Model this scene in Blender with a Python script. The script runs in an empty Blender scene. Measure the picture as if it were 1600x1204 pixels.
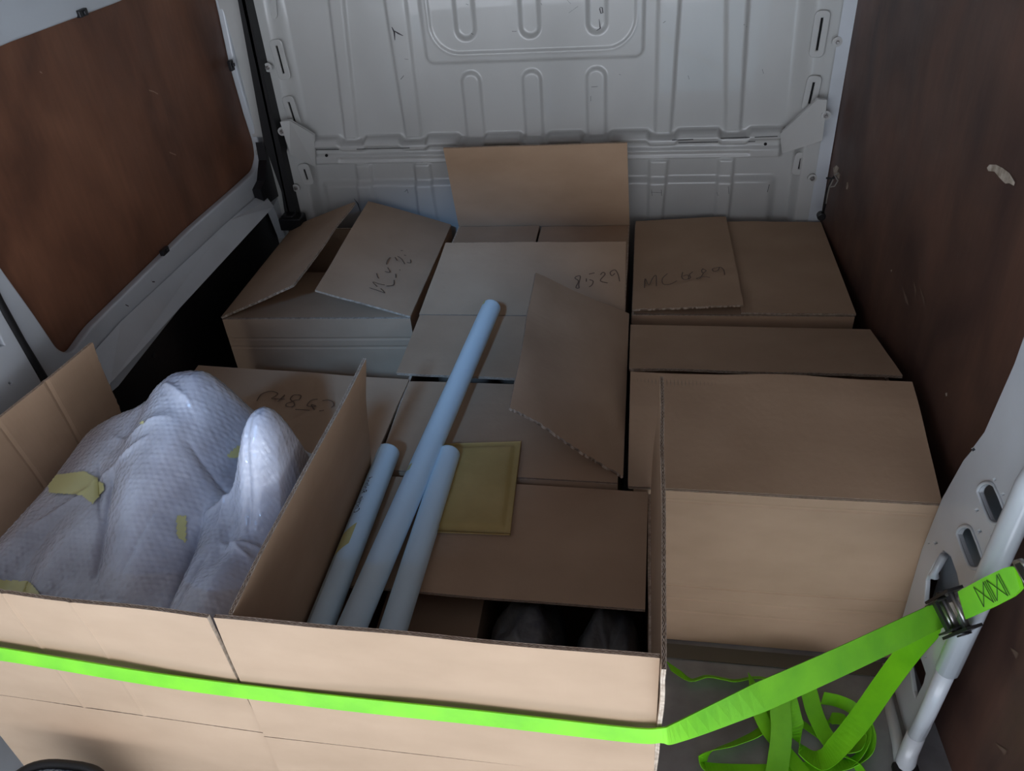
import bpy, bmesh, math, random
import numpy as np
from mathutils import Vector, Matrix, noise
random.seed(7)
sc = bpy.context.scene
col = sc.collection

# ------------------------------------------------------------------ camera
F, H = 1272.0, 1.70                        # focal length in pixels of the 1600 px frame, eye height (m)
def cam_axes(p, y, r):
    cp, sp = math.cos(p), math.sin(p)
    fwd = np.array([math.sin(y)*cp, math.cos(y)*cp, -sp])
    right = np.array([math.cos(y), -math.sin(y), 0.0]); up = np.cross(right, fwd)
    c, s = math.cos(r), math.sin(r)
    return np.array([c*right+s*up, -s*right+c*up, fwd])
M = cam_axes(.6263, -.1873, -.0847)
EYE = np.array([0, 0, H])
cd = bpy.data.cameras.new('camera'); cam = bpy.data.objects.new('camera', cd); col.objects.link(cam)
cd.sensor_width = 36; cd.lens = F/1600*36; cd.clip_start = .02
cam.matrix_world = Matrix([[M[0][i], M[1][i], -M[2][i], EYE[i]] for i in range(3)] + [[0, 0, 0, 1]])
sc.camera = cam
def pt(u, v, x=None, y=None, z=None, pl=None):
    """measured point of the photograph, on the plane x=, y=, z= or (point, normal)"""
    d = M.T @ np.array([(u-800)/F, (602-v)/F, 1.0])
    if pl is not None:
        p0, n = np.array(pl[0], float), np.array(pl[1], float); t = np.dot(p0-EYE, n)/np.dot(d, n)
    elif z is not None: t = (z-H)/d[2]
    elif y is not None: t = y/d[1]
    else: t = x/d[0]
    return EYE + t*d
def pix(p):
    q = M @ (np.asarray(p, float)-EYE); return 800+F*q[0]/q[2], 602-F*q[1]/q[2]

# ------------------------------------------------------------------ light and exposure
sc.view_settings.view_transform = 'Standard'; sc.view_settings.look = 'None'
sc.view_settings.exposure = 0.0; sc.view_settings.gamma = 1.0; sc.view_settings.use_curve_mapping = False
w = bpy.data.worlds.new('World'); sc.world = w; w.use_nodes = True
nt = w.node_tree; bg = nt.nodes['Background']
tc = nt.nodes.new('ShaderNodeTexCoord'); sx = nt.nodes.new('ShaderNodeSeparateXYZ'); rp = nt.nodes.new('ShaderNodeValToRGB')
nt.links.new(tc.outputs['Generated'], sx.inputs[0]); nt.links.new(sx.outputs['Z'], rp.inputs[0]); nt.links.new(rp.outputs[0], bg.inputs[0])
rp.color_ramp.elements[0].position = 0.0; rp.color_ramp.elements[0].color = (.93, .99, 1.10, 1)
rp.color_ramp.elements[1].position = .42; rp.color_ramp.elements[1].color = (.10, .10, .115, 1)
e = rp.color_ramp.elements.new(.12); e.color = (.92, .98, 1.10, 1)
e = rp.color_ramp.elements.new(.24); e.color = (.27, .265, .275, 1)
bg.inputs[1].default_value = 3.9
def lamp(name, kind, loc, target, energy, color, **kw):
    d = bpy.data.lights.new(name, kind); d.energy = energy; d.color = color
    for k, v in kw.items(): setattr(d, k, v)
    o = bpy.data.objects.new(name, d); col.objects.link(o); o.location = loc
    o.rotation_euler = (Vector(target)-Vector(loc)).to_track_quat('-Z', 'Y').to_euler(); return o
# low beam of blue skylight reaching over the front boxes to the middle of the load
lamp('skylight_beam', 'SPOT', (-.60, -3.0, 3.80), (-.60, 1.76, .60), 700, (.25, .53, 1.0), spot_size=math.radians(8.0), spot_blend=.4, shadow_soft_size=.25)
# sun from ahead of the van: it lights the yard behind, never the load space
lamp('sun', 'SUN', (-3, 5, 8), (0, 0, 0), 10, (1, 1, 1), angle=.01)

# ------------------------------------------------------------------ materials
def mat(name, color, rough=.6, metallic=0.0, coat=0.0, build=None, spec=.5):
    m = bpy.data.materials.new(name); m.use_nodes = True
    N, L = m.node_tree.nodes, m.node_tree.links; b = N['Principled BSDF']
    b.inputs['Base Color'].default_value = (*color, 1); b.inputs['Roughness'].default_value = rough
    b.inputs['Metallic'].default_value = metallic; b.inputs['Coat Weight'].default_value = coat
    b.inputs['Specular IOR Level'].default_value = spec
    if build: build(N, L, b)
    return m
def varied(c1, c2, scale, stretch=(1, 1, 1), detail=4, bump=0.0, bscale=None, bstretch=None, lo=.35, hi=.65, dist=.002, rot=(0, 0, 0)):
    def f(N, L, b):
        t = N.new('ShaderNodeTexCoord'); mp = N.new('ShaderNodeMapping'); mp.inputs['Scale'].default_value = stretch
        mp.inputs['Rotation'].default_value = rot
        n = N.new('ShaderNodeTexNoise'); n.inputs['Scale'].default_value = scale; n.inputs['Detail'].default_value = detail
        r = N.new('ShaderNodeValToRGB'); r.color_ramp.elements[0].color = (*c1, 1); r.color_ramp.elements[1].color = (*c2, 1)
        r.color_ramp.elements[0].position = lo; r.color_ramp.elements[1].position = hi
        L.new(t.outputs['Object'], mp.inputs[0]); L.new(mp.outputs[0], n.inputs['Vector'])
        L.new(n.outputs['Fac'], r.inputs[0]); L.new(r.outputs[0], b.inputs['Base Color'])
        if bump:
            mp2 = N.new('ShaderNodeMapping'); mp2.inputs['Scale'].default_value = bstretch or stretch
            L.new(t.outputs['Object'], mp2.inputs[0])
            n2 = N.new('ShaderNodeTexNoise'); n2.inputs['Scale'].default_value = bscale or scale*4; n2.inputs['Detail'].default_value = 3
            L.new(mp2.outputs[0], n2.inputs['Vector'])
            bm = N.new('ShaderNodeBump'); bm.inputs['Strength'].default_value = bump; bm.inputs['Distance'].default_value = dist
            L.new(n2.outputs['Fac'], bm.inputs['Height']); L.new(bm.outputs[0], b.inputs['Normal'])
    return f
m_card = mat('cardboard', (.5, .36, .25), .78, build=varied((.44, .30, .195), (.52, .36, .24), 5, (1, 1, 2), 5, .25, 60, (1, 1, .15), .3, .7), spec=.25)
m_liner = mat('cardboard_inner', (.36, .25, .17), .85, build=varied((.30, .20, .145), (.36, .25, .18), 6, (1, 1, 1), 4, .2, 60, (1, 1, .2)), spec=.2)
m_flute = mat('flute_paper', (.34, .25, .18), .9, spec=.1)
m_torn = mat('torn_paper_edge', (.62, .50, .39), .9, build=varied((.45, .34, .25), (.70, .58, .46), 120), spec=.1)
m_white = mat('white_van_paint', (.60, .63, .66), .28, coat=.5, build=varied((.50, .53, .56), (.60, .64, .68), 3.5, (1, 1, 1), 8, .05, 20, dist=.001, lo=.3, hi=.6))
m_bulk = mat('bulkhead_paint', (.55, .55, .52), .30, coat=.45, build=varied((.44, .445, .43), (.52, .525, .51), 3.0, (1, 1, .6), 9, .04, 14, dist=.001, lo=.3, hi=.65))
m_black = mat('black_rubber', (.006, .006, .007), .6)
m_blackpl = mat('black_plastic_trim', (.008, .008, .010), .38)
def ply(c1, c2, c3, rough):
    def f(N, L, b):
        t = N.new('ShaderNodeTexCoord'); mp = N.new('ShaderNodeMapping'); mp.inputs['Scale'].default_value = (1, 1, .55)
        n = N.new('ShaderNodeTexNoise'); n.inputs['Scale'].default_value = 5; n.inputs['Detail'].default_value = 8; n.inputs['Distortion'].default_value = .8
        r = N.new('ShaderNodeValToRGB'); cr = r.color_ramp; cr.elements[0].color = (*c1, 1); cr.elements[1].color = (*c3, 1)
        cr.elements[0].position = .3; cr.elements[1].position = .72; k = cr.elements.new(.5); k.color = (*c2, 1)
        L.new(t.outputs['Object'], mp.inputs[0]); L.new(mp.outputs[0], n.inputs['Vector']); L.new(n.outputs['Fac'], r.inputs[0])
        mp2 = N.new('ShaderNodeMapping'); mp2.inputs['Scale'].default_value = (1, 1, .12); L.new(t.outputs['Object'], mp2.inputs[0])
        n2 = N.new('ShaderNodeTexNoise'); n2.inputs['Scale'].default_value = 70; n2.inputs['Detail'].default_value = 4; L.new(mp2.outputs[0], n2.inputs['Vector'])
        mr = N.new('ShaderNodeMapRange'); mr.inputs['From Min'].default_value = .3; mr.inputs['From Max'].default_value = .7
        mr.inputs['To Min'].default_value = .92; mr.inputs['To Max'].default_value = 1.06; L.new(n2.outputs['Fac'], mr.inputs[0])
        mx = N.new('ShaderNodeMix'); mx.data_type = 'RGBA'; mx.blend_type = 'MULTIPLY'; mx.inputs[0].default_value = 1
        L.new(r.outputs[0], mx.inputs[6]); L.new(mr.outputs[0], mx.inputs[7]); L.new(mx.outputs[2], b.inputs['Base Color'])
        n3 = N.new('ShaderNodeTexNoise'); n3.inputs['Scale'].default_value = 9; n3.inputs['Detail'].default_value = 6; L.new(t.outputs['Object'], n3.inputs['Vector'])
        r3 = N.new('ShaderNodeMapRange'); r3.inputs['To Min'].default_value = rough-.1; r3.inputs['To Max'].default_value = rough+.15
        L.new(n3.outputs['Fac'], r3.inputs[0]); L.new(r3.outputs[0], b.inputs['Roughness'])
        bm = N.new('ShaderNodeBump'); bm.inputs['Strength'].default_value = .2; bm.inputs['Distance'].default_value = .001
        L.new(n2.outputs['Fac'], bm.inputs['Height']); L.new(bm.outputs[0], b.inputs['Normal'])
    return f
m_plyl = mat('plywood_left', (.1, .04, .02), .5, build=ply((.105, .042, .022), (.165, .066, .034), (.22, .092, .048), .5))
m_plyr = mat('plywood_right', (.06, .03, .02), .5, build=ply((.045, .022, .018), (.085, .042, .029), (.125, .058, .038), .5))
m_floor = mat('floor_lining', (.13, .13, .135), .6, build=varied((.20, .20, .205), (.36, .37, .385), 7, (1, 1, 1), 9, .3, 60, dist=.001))
m_olive = mat('dull_olive', (.12, .115, .09), .35)
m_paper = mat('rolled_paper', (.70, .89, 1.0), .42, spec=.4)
m_env = mat('manila_paper', (.46, .38, .15), .5, build=varied((.47, .335, .115), (.58, .42, .16), 8, (1, 1, 1), 5, .3, 40))
m_tape = mat('yellowed_tape', (.66, .62, .27), .3, coat=.4)
m_ink = mat('marker_ink', (.15, .095, .065), .6)
m_inkblack = mat('black_pen_ink', (.01, .01, .015), .5)
m_strap = mat('lime_webbing', (.22, .75, .01), .55)
def _strap(N, L, b):
    t = N.new('ShaderNodeTexCoord'); n = N.new('ShaderNodeTexNoise'); n.inputs['Scale'].default_value = 14; n.inputs['Detail'].default_value = 5
    r = N.new('ShaderNodeValToRGB'); r.color_ramp.elements[0].color = (.19, .70, .006, 1); r.color_ramp.elements[1].color = (.27, .86, .010, 1)
    r.color_ramp.elements[0].position = .3; r.color_ramp.elements[1].position = .65
    L.new(t.outputs['Object'], n.inputs['Vector']); L.new(n.outputs['Fac'], r.inputs[0]); L.new(r.outputs[0], b.inputs['Base Color'])
    uv = N.new('ShaderNodeUVMap'); wv = N.new('ShaderNodeTexWave'); wv.bands_direction = 'X'; wv.inputs['Scale'].default_value = 60; L.new(uv.outputs[0], wv.inputs['Vector'])
    bm = N.new('ShaderNodeBump'); bm.inputs['Strength'].default_value = .5; bm.inputs['Distance'].default_value = .0012
    L.new(wv.outputs['Fac'], bm.inputs['Height']); L.new(bm.outputs[0], b.inputs['Normal'])
m_strap = mat('lime_webbing_weave', (.2, .8, .01), .5, build=_strap)
m_thread = mat('dark_thread', (.03, .10, .01), .7)
m_steel = mat('zinc_steel', (.45, .43, .42), .3, metallic=.9)
m_dsteel = mat('dark_steel', (.05, .048, .05), .35, metallic=.7)
m_bag = mat('black_polythene', (.012, .013, .017), .28, build=varied((.08, .085, .10), (.30, .30, .27), 9, (1, 1, 1), 5, .6, 25, dist=.01, lo=.45, hi=.75))
m_tissue = mat('white_tissue', (.5, .5, .55), .7)
m_denim = mat('grey_blue_fabric', (.16, .19, .25), .9, build=varied((.08, .10, .14), (.42, .47, .55), 160, detail=2, bump=.5, bscale=300))
m_hole = mat('dark_opening', (.004, .004, .004), .9)
m_scuff = mat('scuff_mark', (.05, .045, .05), .6)
m_chip = mat('bare_wood', (.42, .35, .27), .8, build=varied((.25, .2, .15), (.50, .43, .35), 60))
def _wrap(N, L, b):
    b.inputs['Subsurface Weight'].default_value = .25; b.inputs['Subsurface Radius'].default_value = (.03, .035, .045)
    b.inputs['Coat Weight'].default_value = 1.0; b.inputs['Coat Roughness'].default_value = .05
    t = N.new('ShaderNodeTexCoord'); n = N.new('ShaderNodeTexNoise'); n.inputs['Scale'].default_value = 7; n.inputs['Detail'].default_value = 5
    r = N.new('ShaderNodeValToRGB'); r.color_ramp.elements[0].color = (.36, .355, .40, 1); r.color_ramp.elements[1].color = (.60, .62, .69, 1)
    r.color_ramp.elements[0].position = .35; r.color_ramp.elements[1].position = .62
    L.new(t.outputs['Object'], n.inputs['Vector']); L.new(n.outputs['Fac'], r.inputs[0]); L.new(r.outputs[0], b.inputs['Base Color'])
def _wrap2(N, L, b):
    _wrap(N, L, b)
    t = N.new('ShaderNodeTexCoord'); v = N.new('ShaderNodeTexVoronoi'); v.inputs['Scale'].default_value = 95; n = N.new('ShaderNodeTexNoise'); n.inputs['Scale'].default_value = 34; n.inputs['Detail'].default_value = 6
    ad = N.new('ShaderNodeMath'); ad.operation = 'ADD'; L.new(t.outputs['Object'], v.inputs['Vector']); L.new(t.outputs['Object'], n.inputs['Vector'])
    L.new(v.outputs['Distance'], ad.inputs[0]); L.new(n.outputs['Fac'], ad.inputs[1])
    bm = N.new('ShaderNodeBump'); bm.inputs['Strength'].default_value = .8; bm.inputs['Distance'].default_value = .0035; L.new(ad.outputs[0], bm.inputs['Height']); L.new(bm.outputs[0], b.inputs['Coat Normal'])
    bm2 = N.new('ShaderNodeBump'); bm2.inputs['Strength'].default_value = .5; bm2.inputs['Distance'].default_value = .003; L.new(n.outputs['Fac'], bm2.inputs['Height']); L.new(bm2.outputs[0], b.inputs['Normal'])
m_wrap = mat('bubble_film', (.6, .64, .7), .28, build=_wrap2)

# ------------------------------------------------------------------ object helpers
ORG = {}
def org(o): return ORG.get(o, np.zeros(3)) if o else np.zeros(3)
def thing(name, loc, label, cat, group=None):
    o = bpy.data.objects.new(name, None); col.objects.link(o); o.location = loc; o.empty_display_size = .05
    ORG[o] = np.array(loc, float); o['label'] = label; o['category'] = cat
    if group: o['group'] = group
    return o
def mk(name, verts, faces, mats, parent=None, fm=None, smooth=False, uv=None, origin=None):
    o0 = org(parent); oo = np.array(origin if origin is not None else o0, float)
    me = bpy.data.meshes.new(name); me.from_pydata([tuple(np.asarray(v, float)-oo) for v in verts], [], [tuple(int(i) for i in f) for f in faces])
    for m in (mats if isinstance(mats, (list, tuple)) else [mats]): me.materials.append(m)
    if fm is not None: me.polygons.foreach_set('material_index', fm)
    if smooth: me.polygons.foreach_set('use_smooth', [True]*len(me.polygons))
    if uv is not None:
        l = me.uv_layers.new(name='UVMap')
        for i, lp in enumerate(me.loops): l.data[i].uv = uv[lp.vertex_index]
    me.update()
    o = bpy.data.objects.new(name, me); col.objects.link(o); o.location = tuple(oo-o0)
    if parent: o.parent = parent
    ORG[o] = oo
    return o
def struct(o): o['kind'] = 'structure'; return o
def tag(o, label, cat, group=None):
    o['label'] = label; o['category'] = cat
    if group: o['group'] = group
    return o
class MB:
    def __init__(s): s.v = []; s.f = []; s.m = []
    def add(s, v, f, m=0):
        n = len(s.v); s.v += [np.asarray(p, float) for p in v]; s.f += [tuple(i+n for i in q) for q in f]; s.m += [m]*len(f)
    def box(s, c, h, m=0, ax=None):
        c = np.array(c, float); A = np.eye(3) if ax is None else np.array(ax, float)
        v = [c+A[0]*h[0]*a+A[1]*h[1]*b+A[2]*h[2]*d for a in (-1, 1) for b in (-1, 1) for d in (-1, 1)]
        s.add(v, [(0, 1, 3, 2), (4, 6, 7, 5), (0, 4, 5, 1), (2, 3, 7, 6), (0, 2, 6, 4), (1, 5, 7, 3)], m)
    def tube(s, pts, r, n=12, m=0, cap=True):
        pts = [np.array(p, float) for p in pts]; rr = r if hasattr(r, '__len__') else [r]*len(pts)
        V = []; prev = None
        for i, p in enumerate(pts):
            t = pts[min(i+1, len(pts)-1)]-pts[max(i-1, 0)]; t = t/np.linalg.norm(t)
            a = np.cross(t, [0, 0, 1]) if prev is None else prev-t*np.dot(prev, t)
            if np.linalg.norm(a) < 1e-3: a = np.cross(t, [0, 1, 0])
            a = a/np.linalg.norm(a); prev = a; b = np.cross(t, a)
            V += [p+rr[i]*(a*math.cos(2*math.pi*k/n)+b*math.sin(2*math.pi*k/n)) for k in range(n)]
        Fc = [(i*n+k, i*n+(k+1) % n, (i+1)*n+(k+1) % n, (i+1)*n+k) for i in range(len(pts)-1) for k in range(n)]
        if cap: Fc += [tuple(range(n))[::-1], tuple(range((len(pts)-1)*n, len(pts)*n))]
        s.add(V, Fc, m)
    def grid(s, P, nu, nv, m=0, flip=False):
        s.add(P, [((i*(nv+1)+j), (i*(nv+1)+j+1), ((i+1)*(nv+1)+j+1), ((i+1)*(nv+1)+j))[::-1 if flip else 1] for i in range(nu) for j in range(nv)], m)
    def build(s, name, mats, parent=None, smooth=False, origin=None):
        return mk(name, s.v, s.f, mats, parent, s.m, smooth, origin=origin)
def unit(a): a = np.asarray(a, float); return a/np.linalg.norm(a)
def bevel(o, w=.003, seg=2, ang=35):
    b = o.modifiers.new('bevel', 'BEVEL'); b.width = w; b.segments = seg; b.limit_method = 'ANGLE'; b.angle_limit = math.radians(ang); return o

# corrugated board: two liners (three when double walled) and a fluted sheet between them
def board(name, A, B, C, D, parent, t=.0065, torn=(), creases=(), wave=.0012, bow=0.0, double=True, seed=0, flute=True, mats=None, nu=28, nv=12, notch=0):
    """A-B is the hinge, D-C the free edge; torn lists the ragged edges among 'l','r','f'"""
    rnd = random.Random(seed*31+5)
    A, B, C, D = (np.array(p, float) for p in (A, B, C, D))
    n = unit(np.cross(B-A, D-A))
    if n[2] < -1e-3 or (abs(n[2]) < .3 and n[1] > 0): n = -n
    us = sorted(set([i/nu for i in range(nu+1)] + [min(1, max(0, c+d)) for c, _ in creases for d in (-.012, -.005, 0, .005, .012)]))
    vs = [j/nv for j in range(nv+1)]
    def S(u, v, h):
        p = (1-u)*(1-v)*A+u*(1-v)*B+u*v*C+(1-u)*v*D
        q = wave*noise.noise(Vector((u*3.1+seed, v*2.3, seed*1.7)))*4*v+bow*math.sin(math.pi*u)*v
        for c, dep in creases: q -= dep*math.exp(-((u-c)/.006)**2)
        return p+n*(h+q)
    def edge(u, v, side):
        return S(u, v, 0)
    js = {k: [rnd.uniform(-1, 1) for _ in range(200)] for k in 'lrf'}
    def uvj(i, j, NU, NV, u, v):
        if 'l' in torn and i == 0: u += .006*abs(js['l'][j % 200])
        if 'r' in torn and i == NU: u -= .006*abs(js['r'][j % 200])
        if 'f' in torn and j == NV: v -= .010*abs(js['f'][i % 200])
        return u, v
    mb = MB()
    NVt = nv if not (('l' in torn) or ('r' in torn)) else 60
    NUt = us if 'f' not in torn else [i/90 for i in range(91)]
    vs = [j/NVt for j in range(NVt+1)]
    def sheet(h0, h1, mt, mb_, me_):
        NU = len(NUt)-1; NV = NVt
        top = [S(*uvj(i, j, NU, NV, u, v), h1) for i, u in enumerate(NUt) for j, v in enumerate(vs)]
        bot = [S(*uvj(i, j, NU, NV, u, v), h0) for i, u in enumerate(NUt) for j, v in enumerate(vs)]
        mb.grid(top, NU, NV, mt, True); mb.grid(bot, NU, NV, mb_)
        off = len(mb.v)-2*len(top); k = len(top)
        loop = [(i, 0) for i in range(NU)]+[(NU, j) for j in range(NV)]+[(i, NV) for i in range(NU, 0, -1)]+[(0, j) for j in range(NV, 0, -1)]
        idx = [i*(NV+1)+j for i, j in loop]
        for a in range(len(idx)):
            b = (a+1) % len(idx)
            mb.f.append((off+idx[a], off+idx[b], off+k+idx[b], off+k+idx[a])); mb.m.append(me_)
    lt = .0007
    sheet(t-lt, t, 0, 1, 3); sheet(0, lt, 1, 0, 3)
    if flute:
        W = np.linalg.norm(B-A); gaps = [(lt, t-lt)] if not double else [(lt, t*.42), (t*.42+lt, t-lt)]
        if double: sheet(t*.42, t*.42+lt, 1, 1, 2)
        for g, (h0, h1) in enumerate(gaps):
            pitch = .0105 if g == 0 else .0085; N = max(4, int(W/pitch*2)); nz = 6
            for dh in (-.0005, .0005):
                mb.grid([S(min(.998, max(.002, i/N)), .004+.994*j/nz, (h0+.0004 if i % 2 else h1-.0004)+dh) for i in range(N+1) for j in range(nz+1)], N, nz, 2)
            mb.add([S(min(.998, max(.002, i/N)), .999, (h0+.0004 if i % 2 else h1-.0004)+dh) for i in range(N+1) for dh in (-.0005, .0005)], [(2*i, 2*i+1, 2*i+3, 2*i+2) for i in range(N)], 3)
    for sd, i in (('l', 0), ('r', len(NUt)-1)):          # side edges: the board seen along its flutes
        e_ = [S(*uvj(i, j, len(NUt)-1, NVt, NUt[i], v), h) for j, v in enumerate(vs) for h in (0, t)]
        mb.add(e_, [(2*j, 2*j+1, 2*j+3, 2*j+2) for j in range(NVt)], 3)
    o = mb.build(name, mats or [m_card, m_liner, m_flute, m_torn], parent)
    return o
def carton_body(parent, FLc, FRc, BRc, BLc, z0, z1, t=.0065, creases=(), folds=(), seed=0, name='body'):
    """open-topped carton: four walls and a bottom, slightly slumped, with pressed crease lines in the front wall"""
    C = [np.array([*c, 0.0]) for c in (FLc, FRc, BRc, BLc)]
    ctr = sum(C)/4; mb = MB()
    for k in range(4):
        a, b = C[k], C[(k+1) % 4]; n = unit(np.cross(b-a, [0, 0, 1])); d = unit(b-a)
        zs = sorted(set([z0, z1]+[z0+(z1-z0)*i/10 for i in range(11)]+([c+e for c in creases for e in (-.006, -.002, .002, .006)] if k == 0 else [])))
        us = [i/16 for i in range(17)]
        def off(u, z):
            q = .004*math.sin(math.pi*u)*math.sin(math.pi*(z-z0)/(z1-z0))+.0015*noise.noise(Vector((u*4, z*9, seed+k)))*math.sin(math.pi*u)
            if k == 0:
                for c in creases:
                    if abs(z-c) < .003: q -= .0018
            return q
        outer = [a+(b-a)*u+n*(off(u, z))+np.array([0, 0, z]) for u in us for z in zs]
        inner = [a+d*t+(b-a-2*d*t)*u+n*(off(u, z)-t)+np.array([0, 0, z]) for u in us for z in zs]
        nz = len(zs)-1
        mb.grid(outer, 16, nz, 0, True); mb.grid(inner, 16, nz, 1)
        o1 = len(mb.v)-2*len(outer); o2 = o1+len(outer)
        for i in range(16):
            p, q = i*(nz+1)+nz, (i+1)*(nz+1)+nz
            mb.f.append((o1+p, o1+q, o2+q, o2+p)); mb.m.append(2)
            p, q = i*(nz+1), (i+1)*(nz+1)
            mb.f.append((o1+q, o1+p, o2+p, o2+q)); mb.m.append(0)
    for h, flip in ((z0+.001, 0), (z0+.006, 1)):
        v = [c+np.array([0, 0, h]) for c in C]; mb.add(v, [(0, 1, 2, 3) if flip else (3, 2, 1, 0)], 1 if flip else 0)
    return mb.build(name, [m_card, m_liner, m_torn], parent)
def ink(name, strokes, plane, parent, conv, width=.0028, material=None, lift=.0012):
    """pen strokes laid on a surface: strokes in photograph pixels after conv"""
    n = unit(plane[1]); p0 = np.array(plane[0], float)+n*lift; mb = MB()
    for st in strokes:
        P = [pt(*conv(*q), pl=(p0, n)) for q in st]
        # smooth with a Catmull-Rom pass
        Q = []
        for i in range(len(P)-1):
            a, b, c, d = P[max(i-1, 0)], P[i], P[i+1], P[min(i+2, len(P)-1)]
            for k in range(5):
                t = k/5; Q.append(.5*((2*b)+(-a+c)*t+(2*a-5*b+4*c-d)*t*t+(-a+3*b-3*c+d)*t**3))
        Q.append(P[-1]); L = []; 
        for i, q in enumerate(Q):
            tg = unit(Q[min(i+1, len(Q)-1)]-Q[max(i-1, 0)]+1e-9); s = np.cross(n, tg)*width/2
            L += [q-s, q+s]
        mb.add(L, [(2*i, 2*i+1, 2*i+3, 2*i+2) for i in range(len(Q)-1)])
    return mb.build(name, material or m_ink, parent)
def plate(name, outline, holes, to3, thick, material, parent=None, bev=.002, label=None):
    """flat pressed sheet with real holes: outline and holes are 2-D; to3(a,b,c) places them (c = depth)"""
    cu = bpy.data.curves.new(name+'_c', 'CURVE'); cu.dimensions = '2D'; cu.fill_mode = 'BOTH'; cu.extrude = max(thick/2-bev, 0); cu.bevel_depth = bev; cu.bevel_resolution = 2
    for poly in [outline]+list(holes):
        s = cu.splines.new('POLY'); s.points.add(len(poly)-1); s.use_cyclic_u = True
        for i, p in enumerate(poly): s.points[i].co = (p[0], p[1], 0, 1)
    ob = bpy.data.objects.new('tmp', cu); col.objects.link(ob)
    dg = bpy.context.evaluated_depsgraph_get(); me = bpy.data.meshes.new_from_object(ob.evaluated_get(dg))
    V = [to3(v.co.x, v.co.y, v.co.z) for v in me.vertices]; Fc = [tuple(p.vertices) for p in me.polygons]
    bpy.data.objects.remove(ob); bpy.data.curves.remove(cu); bpy.data.meshes.remove(me)
    return mk(name, V, Fc, material, parent)
def rounded(poly, r, n=5):
    """round the corners of a 2-D polygon"""
    out = []; N = len(poly)
    for i in range(N):
        p, a, b = (np.array(q[:2], float) for q in (poly[i], poly[i-1], poly[(i+1) % N]))
        rr = poly[i][2] if len(poly[i]) > 2 else r
        da, db = np.linalg.norm(a-p), np.linalg.norm(b-p); rr2 = min(rr, da*.45, db*.45)
        if rr2 < 1e-4: out.append(p); continue
        s, e2 = p+(a-p)/da*rr2, p+(b-p)/db*rr2
        for k in range(n+1):
            t = k/n; out.append((1-t)**2*s+2*t*(1-t)*p+t*t*e2)
    return out

# ================================================================== THE VAN
# floor
mb = MB(); mb.box((-.33, 1.58, -.02), (1.06, 1.14, .02)); struct(mb.build('floor', m_floor))
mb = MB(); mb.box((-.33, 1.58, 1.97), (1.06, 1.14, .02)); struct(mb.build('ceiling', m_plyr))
mb = MB(); mb.box((0, -3.2, -.62), (9, 3.0, .02)); struct(mb.build('trim_1', mat('yard_paving', (.20, .32, .42), .9)))

# ---- bulkhead: pressed steel relief
YB = 2.635
def xz(u, v): p = pt(u, v, y=YB); return p[0], p[2]
def ss(a, b, x): t = np.clip((x-a)/(b-a), 0, 1); return t*t*(3-2*t)
gx = np.arange(-1.32, .665, .0045); gz = np.arange(0, 1.955, .0045); X, Z = np.meshgrid(gx, gz, indexing='ij')
Dp = np.zeros_like(X)                                   # relief towards the load space
def line_x(p, q):                                        # x of a slanted line through two photo points, as a function of z
    (x0, z0), (x1, z1) = xz(*p), xz(*q); return x0+(x1-x0)*(Z-z0)/(z1-z0)
zl = xz(850, 207)[1]                                     # top of the rail lip
def rib(pl, ql, pr_, qr, h, z0, z1, e=.010):
    xl, xr = line_x(pl, ql), line_x(pr_, qr)
    return h*ss(0, e, X-xl)*ss(0, e, xr-X)*ss(0, .01, Z-z0)*ss(0, .01, z1-Z)
up = 3.0
for a in [((512, 0), (537, 207), (540, 0), (561, 207)), ((599, 0), (632, 207), (637, 0), (661, 207)),
          ((1026, 0), (1021, 200), (1065, 0), (1051, 200)), ((1132, 0), (1131, 195), (1172, 0), (1160, 190))]:
    Dp += rib(*a, .011, zl-.01, up)
# stamped frame around the upper field and the soft rounded field inside it
def sdf_rr(x0, x1, z0, z1, r):
    cx, cz = (x0+x1)/2, (z0+z1)/2; qx = np.abs(X-cx)-(x1-x0)/2+r; qz = np.abs(Z-cz)-(z1-z0)/2+r
    return np.hypot(np.maximum(qx, 0), np.maximum(qz, 0))+np.minimum(np.maximum(qx, qz), 0)-r
fx0, fx1 = xz(660, 50)[0], xz(1008, 50)[0]; fz0 = xz(830, 96)[1]
Dp += .010*ss(0, .009, -sdf_rr(fx0, fx1, fz0, 1.86, .03))
ix0, ix1 = xz(669, 20)[0], xz(995, 20)[0]; iz0 = xz(830, 80)[1]
Dp -= .005*ss(0, .006, -sdf_rr(ix0, ix1, iz0, 1.80, .09))
Dp += .003*np.exp(-(sdf_rr(ix0, ix1, iz0, 1.80, .09)/.003)**2)
# vertical oval stampings
for (ul, ur, vb) in ((709, 745, 64), (810, 846, 60), (915, 951, 54)):
    x0, x1, z0 = xz(ul, 40)[0], xz(ur, 40)[0], xz((ul+ur)/2, vb)[1]
    Dp -= .013*ss(0, .014, -sdf_rr(x0, x1, z0, z0+.42, (x1-x0)/2-.001))
for (ul, ur, vt) in ((722, 755, 110), (816, 849, 107), (915, 949, 103)):
    x0, x1, z1 = xz(ul, 150)[0], xz(ur, 150)[0], xz((ul+ur)/2, vt)[1]
    Dp += .011*ss(0, .011, -sdf_rr(x0, x1, zl-.08, z1, (x1-x0)/2-.001))
# hips that run down to the side flanges
xL, xR = line_x((445, 0), (484, 200)), line_x((1245, 0), (1226, 200))
Dp += .035*ss(.0, .06, xL-X)*ss(0, .02, Z-zl)+.035*ss(.0, .06, X-xR)*ss(0, .02, Z-zl)
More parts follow.
